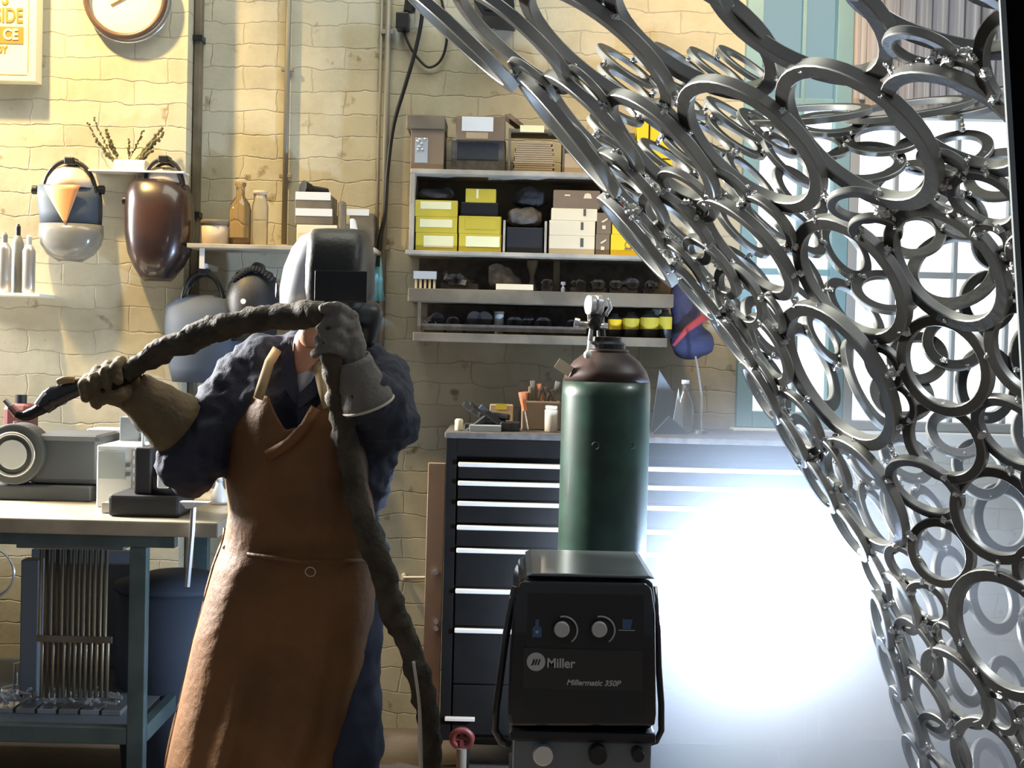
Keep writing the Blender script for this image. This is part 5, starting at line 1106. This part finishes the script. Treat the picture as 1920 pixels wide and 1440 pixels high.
# ---------------------------------------------------------------- sculpture of welded rings
FRONT=[(0.47,2.366,2.026,-0.493,-0.176,-0.852,0.168),(0.327,2.664,2.057,-0.498,-0.191,-0.846,0.176),(0.162,2.935,2.082,-0.587,-0.105,-0.802,0.186),(-0.147,3.309,2.182,-0.649,0.077,-0.757,0.168),(-0.017,3.127,2.14,-0.62,-0.048,-0.783,0.159),(0.469,2.805,1.867,-0.622,-0.258,-0.739,0.164),(0.622,2.552,1.851,-0.635,-0.228,-0.738,0.164),(0.737,2.339,1.846,-0.526,-0.179,-0.832,0.126),(0.639,2.138,1.982,-0.352,-0.024,-0.936,0.141),(0.778,2.12,1.895,-0.767,-0.446,-0.462,0.091),(0.315,3.059,1.891,-0.681,-0.139,-0.719,0.153),(0.119,3.31,1.954,-0.753,0.052,-0.656,0.172),(0.169,3.19,1.961,-0.7,-0.052,-0.713,0.147),(0.375,3.233,1.738,-0.675,-0.229,-0.702,0.102),(0.514,3.088,1.682,-0.712,-0.151,-0.686,0.135),(0.526,3.23,1.581,-0.8,-0.323,-0.506,0.075),(0.696,2.876,1.605,-0.746,-0.357,-0.563,0.14),(0.826,2.658,1.623,-0.734,-0.362,-0.574,0.13),(0.722,3.071,1.403,-0.813,-0.281,-0.51,0.172),(0.871,2.795,1.434,-0.737,-0.587,-0.336,0.097),(0.907,2.893,1.274,-0.69,-0.596,-0.411,0.085),(0.816,3.194,1.128,-0.852,-0.254,-0.458,0.138),(0.899,2.998,1.167,-0.597,-0.453,-0.662,0.081),(1.017,2.881,1.125,-0.74,-0.625,-0.249,0.096),(0.954,3.041,1.021,-0.695,-0.691,-0.197,0.07),(1.068,2.941,0.862,-0.819,-0.49,-0.298,0.138),(1.026,3.124,0.704,-0.823,-0.361,-0.44,0.094),(1.099,3.111,0.543,-0.821,-0.515,-0.246,0.093),(0.997,2.749,1.303,-0.71,-0.401,-0.578,0.082),(0.829,2.461,1.73,-0.576,-0.366,-0.731,0.062),(0.666,2.706,1.741,-0.212,-0.346,-0.914,0.052),(0.973,2.602,1.464,-0.797,-0.466,-0.385,0.092),(0.297,3.388,1.717,-0.75,0.027,-0.661,0.13),(0.433,3.362,1.596,-0.749,0.013,-0.662,0.093),(0.533,3.361,1.476,-0.793,0.004,-0.609,0.083),(0.606,3.365,1.355,-0.854,-0.013,-0.521,0.078),(0.678,3.358,1.247,-0.854,-0.023,-0.519,0.072),(0.747,3.347,1.139,-0.856,-0.041,-0.516,0.072),(0.823,3.34,1.026,-0.839,-0.059,-0.54,0.075),(0.882,3.317,0.927,-0.908,-0.085,-0.41,0.061),(0.907,3.339,0.808,-0.971,0.016,-0.237,0.067),(0.938,3.346,0.69,-0.953,0.008,-0.304,0.072),(0.979,3.348,0.573,-0.933,-0.032,-0.357,0.072),(1.011,3.349,0.462,-0.937,-0.077,-0.339,0.064),(0.599,3.256,1.458,-0.864,-0.179,-0.47,0.083),(0.686,3.29,1.289,-0.832,-0.214,-0.511,0.078),(0.92,3.22,0.875,-0.909,-0.149,-0.388,0.069),(0.962,3.214,0.771,-0.878,-0.262,-0.4,0.072),(0.955,3.123,0.894,-0.737,-0.531,-0.418,0.05),(0.909,3.148,0.974,-0.758,-0.409,-0.508,0.051),(0.992,3.249,0.644,-0.869,-0.256,-0.424,0.077),(1.036,3.236,0.541,-0.865,-0.335,-0.374,0.075),(0.756,3.253,1.193,-0.873,-0.15,-0.463,0.065),(0.46,3.241,1.648,-0.745,-0.161,-0.647,0.082),(0.27,3.26,1.825,-0.722,-0.091,-0.686,0.11),(0.383,3.107,1.799,-0.614,-0.211,-0.761,0.072),(0.935,2.468,1.63,-0.591,-0.41,-0.694,0.057),(1.148,2.937,0.647,-0.862,-0.377,-0.339,0.068),(0.889,2.343,1.729,-0.585,-0.295,-0.755,0.054),(0.11,2.788,2.173,-0.589,-0.08,-0.804,0.064),(0.642,2.242,1.944,-0.367,-0.121,-0.922,0.052),(0.538,2.967,1.73,-0.711,-0.162,-0.684,0.068),(0.688,2.049,1.998,-0.377,-0.17,-0.911,0.047),(1.098,2.823,1.009,-0.785,-0.561,-0.262,0.063),(0.744,1.986,1.975,-0.841,-0.154,-0.518,0.042),(0.406,3.327,1.651,-0.747,-0.118,-0.654,0.069),(0.156,3.094,2.021,-0.701,-0.033,-0.712,0.063),(1.175,2.977,0.528,-0.873,-0.332,-0.357,0.059),(0.032,3.221,2.066,-0.621,-0.043,-0.782,0.063),(0.309,3.334,1.744,-0.748,-0.075,-0.66,0.059),(0.842,2.24,1.789,-0.581,-0.327,-0.746,0.038),(0.714,2.23,1.901,-0.526,-0.215,-0.823,0.036),(0.707,2.734,1.697,-0.228,-0.407,-0.884,0.044),(1.038,3.291,0.448,-0.934,-0.236,-0.269,0.053),(0.453,2.98,1.801,-0.617,-0.208,-0.759,0.047),(0.151,3.272,1.934,-0.75,-0.016,-0.661,0.051),(1.065,2.76,1.202,-0.807,-0.484,-0.338,0.042),(0.53,3.328,1.507,-0.793,-0.132,-0.594,0.051),(0.785,2.925,1.428,-0.789,-0.4,-0.466,0.045),(1.092,3.03,0.673,-0.858,-0.377,-0.349,0.045),(0.911,2.547,1.601,-0.738,-0.383,-0.556,0.037),(0.605,3.332,1.391,-0.855,-0.059,-0.516,0.049),(0.938,3.304,0.735,-0.957,-0.067,-0.282,0.047),(0.821,2.937,1.351,-0.786,-0.485,-0.383,0.041),(0.319,2.955,1.942,-0.683,-0.107,-0.722,0.04),(0.59,3.165,1.54,-0.866,-0.152,-0.477,0.042),(0.862,2.519,1.668,-0.58,-0.4,-0.709,0.032),(0.757,2.453,1.788,-0.532,-0.271,-0.803,0.031),(0.996,3.101,0.814,-0.868,-0.338,-0.363,0.039),(0.778,2.54,1.736,-0.571,-0.335,-0.749,0.032)]
BACK=[(0.874,4.328,2.192,-0.115,-0.245,0.963,0.2),(1.2,4.312,2.213,-0.185,-0.233,0.955,0.182),(1.417,4.224,2.228,-0.351,-0.237,0.906,0.13),(0.963,4.317,2.164,-0.092,-0.432,0.897,0.096),(1.103,4.215,2.106,-0.159,-0.496,0.854,0.101),(0.913,4.226,2.084,0.013,-0.558,0.83,0.078),(1.031,4.145,2.023,-0.167,-0.559,0.812,0.105),(1.12,4.057,1.951,-0.519,-0.511,0.685,0.086),(1.19,4.134,2.046,-0.011,-0.825,0.566,0.06),(1.284,4.093,2.054,-0.347,-0.534,0.771,0.094),(0.964,4.062,1.754,0.565,-0.667,0.485,0.087),(1.062,3.975,1.632,0.019,-0.635,0.772,0.083),(0.965,3.934,1.576,0.566,-0.561,0.605,0.097),(1.242,3.933,1.699,-0.451,-0.746,0.49,0.115),(1.139,3.97,1.798,-0.296,-0.765,0.572,0.072),(1.266,3.968,1.858,0.122,-0.898,0.424,0.067),(1.331,3.904,1.61,0.176,-0.984,-0.028,0.072),(1.238,3.883,1.495,-0.288,-0.858,0.426,0.075),(1.137,3.898,1.445,-0.258,-0.83,0.495,0.069),(0.794,3.692,1.413,0.715,-0.559,0.421,0.114),(0.849,3.793,1.497,0.678,-0.521,0.519,0.07),(0.989,3.828,1.371,0.742,-0.502,0.445,0.124),(1.337,3.906,1.375,0.394,-0.918,0.035,0.093),(1.08,3.844,1.343,-0.038,-0.804,0.593,0.074),(1.253,3.901,1.237,0.038,-0.803,0.595,0.069),(1.395,3.899,0.995,0.335,-0.911,0.24,0.09),(0.901,3.676,1.135,0.77,-0.475,0.426,0.068),(0.963,3.756,1.152,0.621,-0.506,0.598,0.061),(0.977,3.667,1.019,0.751,-0.445,0.487,0.087),(1.059,3.731,1.013,0.732,-0.517,0.443,0.083),(0.811,4.155,2.027,0.576,-0.51,0.639,0.096),(0.755,4.213,2.114,0.514,-0.447,0.732,0.097),(0.655,4.196,2.149,0.5,-0.379,0.779,0.097),(0.827,4.065,1.922,0.527,-0.589,0.612,0.086),(0.696,3.931,1.844,0.627,-0.359,0.691,0.121),(1.325,3.892,1.138,0.222,-0.891,0.395,0.075),(1.101,3.845,1.166,0.27,-0.709,0.651,0.068),(1.366,3.941,1.771,0.05,-0.986,0.16,0.061),(1.199,3.754,0.285,0.643,-0.552,0.53,0.081),(0.355,3.65,1.785,0.652,-0.318,0.688,0.079),(1.632,4.145,0.271,0.629,-0.68,0.376,0.089),(0.27,3.953,2.145,0.522,-0.397,0.755,0.085),(0.435,3.802,1.874,0.647,-0.342,0.682,0.082),(0.31,4.108,2.284,0.531,-0.368,0.763,0.088),(1.229,3.691,0.609,0.673,-0.661,0.332,0.079),(0.717,4.42,2.353,0.497,-0.41,0.765,0.095),(0.994,3.541,0.72,0.677,-0.559,0.479,0.076),(0.628,3.841,1.784,0.607,-0.42,0.675,0.083),(0.567,3.591,1.546,0.73,-0.448,0.517,0.077),(1.523,3.905,0.672,0.455,-0.83,0.324,0.084),(0.263,3.773,1.967,0.527,-0.336,0.781,0.081),(0.555,4.076,2.077,0.496,-0.406,0.768,0.088),(0.615,4.35,2.331,0.505,-0.4,0.764,0.094),(0.62,3.726,1.665,0.595,-0.432,0.677,0.08),(1.395,3.93,0.265,0.664,-0.646,0.377,0.085),(0.757,3.56,1.21,0.761,-0.502,0.411,0.077),(1.514,4.006,1.997,0.478,-0.797,0.368,0.086),(0.494,4.262,2.324,0.515,-0.39,0.763,0.092),(0.422,3.895,1.981,0.513,-0.355,0.782,0.084),(0.431,3.713,1.791,0.633,-0.375,0.677,0.08),(1.223,3.8,0.838,0.675,-0.678,0.29,0.082),(0.497,3.965,2.006,0.506,-0.366,0.781,0.085),(1.52,3.95,1.229,0.216,-0.893,0.394,0.085),(0.314,4.05,2.216,0.529,-0.36,0.769,0.087),(0.432,4.187,2.284,0.52,-0.38,0.765,0.09),(1.374,3.767,0.543,0.643,-0.683,0.346,0.081),(1.09,3.676,0.796,0.665,-0.581,0.469,0.079),(1.104,3.549,0.553,0.645,-0.574,0.505,0.076),(1.357,3.852,0.778,0.487,-0.82,0.3,0.083),(0.274,3.851,2.037,0.527,-0.348,0.775,0.083),(0.435,3.586,1.66,0.619,-0.395,0.679,0.077),(0.646,4.129,2.086,0.487,-0.414,0.769,0.089),(0.889,3.575,1.009,0.75,-0.45,0.486,0.077),(1.505,3.953,1.464,0.224,-0.975,0.011,0.085),(0.659,3.541,1.371,0.75,-0.502,0.431,0.076),(0.794,3.87,1.672,0.627,-0.582,0.518,0.083),(0.673,4.018,1.951,0.613,-0.424,0.666,0.087),(0.413,4.016,2.111,0.508,-0.403,0.761,0.087),(1.383,3.987,1.976,-0.389,-0.698,0.601,0.086),(0.659,3.638,1.516,0.687,-0.52,0.507,0.078),(1.166,3.834,1.004,0.683,-0.581,0.442,0.083),(0.806,3.975,1.802,0.554,-0.521,0.649,0.086),(0.471,4.137,2.201,0.515,-0.373,0.771,0.089),(0.277,3.711,1.899,0.525,-0.326,0.786,0.08),(1.531,3.951,0.849,0.425,-0.859,0.285,0.085),(1.504,3.941,1.651,0.153,-0.987,-0.037,0.085)]

sc_ = thing('ring_sculpture', 'tall hollow sculpture of welded steel rings filling the right side', 'sculpture', (1.1, 3.3, 0))
def sharpen(me):
    me.set_sharp_from_angle(angle=math.radians(35))
def washer(c, nrm, R_, w_, th, name, m='steel', par=sc_, kind=None, bm=None):
    n = 40 if R_ > .06 else 28
    nrm = Vector(nrm).normalized(); e = nrm.orthogonal().normalized(); f = nrm.cross(e); c = Vector(c); own = bm is None; bm = bm or bmesh.new(); L4 = []
    bv = min(.0022, th * .2)
    prof = [(R_ - w_ + 0, -th / 2 + bv), (R_ - w_ + bv, -th / 2), (R_ - bv, -th / 2), (R_, -th / 2 + bv), (R_, th / 2 - bv), (R_ - bv, th / 2), (R_ - w_ + bv, th / 2), (R_ - w_, th / 2 - bv)]
    for r_, h_ in prof: L4.append([bm.verts.new(c + (e * math.cos(2 * math.pi * i / n) + f * math.sin(2 * math.pi * i / n)) * r_ + nrm * h_) for i in range(n)])
    for a_ in range(8):
        A_, B_ = L4[a_], L4[(a_ + 1) % 8]
        for i in range(n):
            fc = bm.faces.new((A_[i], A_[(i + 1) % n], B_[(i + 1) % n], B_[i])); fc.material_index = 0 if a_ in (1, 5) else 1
    if own: 
        o = finish(name, bm, m, par); 
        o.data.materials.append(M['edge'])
        for p_ in o.data.polygons: p_.use_smooth = True
        sharpen(o.data)
        if kind: o['kind'] = kind
        return o
RINGS = sorted(FRONT, key=lambda r: -r[6]) + sorted(BACK, key=lambda r: -r[6])
def dims(r): return (min(.030, .014 + r[6] * .10), min(.026, .012 + r[6] * .08)) if r[1] < 3.45 else (min(.036, .02 + r[6] * .15), min(.02, .01 + r[6] * .06))
cut = 100; big = sorted(range(len(RINGS)), key=lambda i: -RINGS[i][6] / RINGS[i][1])[:cut]; big = set(big); rest = bmesh.new()
for i, r in enumerate(RINGS):
    w_, th = dims(r)
    if i in big: washer(r[:3], r[3:6], r[6] + w_ / 2, w_, th, 'ring')
    else: washer(r[:3], r[3:6], r[6] + w_ / 2, w_, th, 'ring', bm=rest)
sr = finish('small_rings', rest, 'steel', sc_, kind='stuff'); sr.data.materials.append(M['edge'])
for p_ in sr.data.polygons: p_.use_smooth = True
sharpen(sr.data)
# welds where rings come closest
welds = []
def circ(r, n=40):
    nrm = Vector(r[3:6]).normalized(); e = nrm.orthogonal().normalized(); f = nrm.cross(e); c = Vector(r[:3])
    return [c + (e * math.cos(2 * math.pi * i / n) + f * math.sin(2 * math.pi * i / n)) * r[6] for i in range(n)]
CI = [circ(r) for r in RINGS]
for i in range(len(RINGS)):
    for j in range(i + 1, len(RINGS)):
        if (Vector(RINGS[i][:3]) - Vector(RINGS[j][:3])).length > RINGS[i][6] + RINGS[j][6] + .09: continue
        best = min(((a_ - b_).length_squared, a_, b_) for a_ in CI[i] for b_ in CI[j]) if False else None
        bd = 9
        for a_ in CI[i][::1]:
            for b_ in CI[j][::1]:
                d_ = (a_ - b_).length_squared
                if d_ < bd: bd = d_; pa, pb = a_, b_
        bd = math.sqrt(bd)
        if bd < .06: welds.append((bd, pa, pb, i, j))
welds.sort(key=lambda w_: (w_[1].y))
deg = {}
wr_ = bmesh.new()
for k, (bd, pa, pb, i, j) in enumerate(welds):
    bb = B() ; 
    if k >= 95: bb.bm.free(); bb.bm = wr_
    d_ = (pb - pa); mid = (pa + pb) / 2
    if bd > .022: bb.cyl(pa, pb, .006, n=8)
    for u in range(3):
        bb.ball(mid.lerp(pa if u % 2 else pb, .5 * (u > 0)) + Vector((rnd.uniform(-.006, .006), -.011, rnd.uniform(-.006, .006))), rnd.uniform(.006, .0105), (1, 1, 1), 1, .6)
    if k < 95: bb.out('weld_bead', 'weld', sc_)
finish('small_welds', wr_, 'weld', sc_, kind='stuff')
# legs below the frame that carry it
for x, y in ((1.35, 3.3), (1.9, 3.2), (1.5, 3.85)): B().tube([(x, y, .0), (x, y, .35), (x - .02, y, .62)], .014, 10).out('support_leg', 'steel', sc_, smooth=True)

# ---------------------------------------------------------------- arc and smoke
aw = thing('welding_arc', 'blinding blue-white welding arc burning behind the sculpture edge', 'welding arc', ARC)
B().ball(ARC, .012, sub=3).out('arc_core', mat('arc_core', (1, 1, 1), .5, emit=(.85, .92, 1), estr=120), aw, smooth=True)
RS = 1.05
sm = B().ball(ARC + Vector((.32, -.05, -.12)), 1.36, sub=3).bm
vm = bpy.data.materials.new('smoke'); vm.use_nodes = True; nt = vm.node_tree; nt.nodes.clear()
out_ = nt.nodes.new('ShaderNodeOutputMaterial'); vs = nt.nodes.new('ShaderNodeVolumeScatter'); vs.inputs['Color'].default_value = (.75, .86, 1, 1); vs.inputs['Anisotropy'].default_value = .2
geo = nt.nodes.new('ShaderNodeNewGeometry'); sub_ = nt.nodes.new('ShaderNodeVectorMath'); sub_.operation = 'SUBTRACT'; sub_.inputs[1].default_value = ARC + Vector((.08, 0, -.14))
ln = nt.nodes.new('ShaderNodeVectorMath'); ln.operation = 'LENGTH'; mr = nt.nodes.new('ShaderNodeMapRange'); mr.inputs['From Min'].default_value = 0; mr.inputs['From Max'].default_value = RS * .97; mr.inputs['To Min'].default_value = 1; mr.inputs['To Max'].default_value = 0
pw = nt.nodes.new('ShaderNodeMath'); pw.operation = 'POWER'; pw.inputs[1].default_value = 3.4; ml = nt.nodes.new('ShaderNodeMath'); ml.operation = 'MULTIPLY'; ml.inputs[1].default_value = 9
nt.links.new(geo.outputs['Position'], sub_.inputs[0]); nt.links.new(sub_.outputs[0], ln.inputs[0]); nt.links.new(ln.outputs['Value'], mr.inputs['Value']); nt.links.new(mr.outputs[0], pw.inputs[0]); nt.links.new(pw.outputs[0], ml.inputs[0])
s2 = nt.nodes.new('ShaderNodeVectorMath'); s2.operation = 'SUBTRACT'; s2.inputs[1].default_value = ARC + Vector((.5, -.15, -.32)); l2 = nt.nodes.new('ShaderNodeVectorMath'); l2.operation = 'LENGTH'
m2 = nt.nodes.new('ShaderNodeMapRange'); m2.inputs['From Max'].default_value = 1.0; m2.inputs['To Min'].default_value = 1; m2.inputs['To Max'].default_value = 0
p2 = nt.nodes.new('ShaderNodeMath'); p2.operation = 'POWER'; p2.inputs[1].default_value = 1.4; ad = nt.nodes.new('ShaderNodeMath'); ad.operation = 'MULTIPLY_ADD'; ad.inputs[1].default_value = 1.1
nt.links.new(geo.outputs['Position'], s2.inputs[0]); nt.links.new(s2.outputs[0], l2.inputs[0]); nt.links.new(l2.outputs['Value'], m2.inputs['Value']); nt.links.new(m2.outputs[0], p2.inputs[0]); nt.links.new(p2.outputs[0], ad.inputs[0]); nt.links.new(ml.outputs[0], ad.inputs[2])
nt.links.new(ad.outputs[0], vs.inputs['Density']); nt.links.new(vs.outputs[0], out_.inputs['Volume'])
so_ = finish('welding_smoke', sm, vm, None, kind='stuff'); tag(so_, 'pale bluish smoke lit up round the welding arc', 'smoke')

# ---------------------------------------------------------------- origins of single-mesh things go to their base
for o in list(SC.objects):
    if o.type == 'MESH' and o.parent is None and o.get('label') and o.get('kind') != 'stuff':
        vsx = [v.co for v in o.data.vertices]; c = Vector(((min(v.x for v in vsx) + max(v.x for v in vsx)) / 2, (min(v.y for v in vsx) + max(v.y for v in vsx)) / 2, min(v.z for v in vsx)))
        o.data.transform(Matrix.Translation(-c)); o.location = c
for o in SC.objects:
    if '_top' in o: del o['_top']
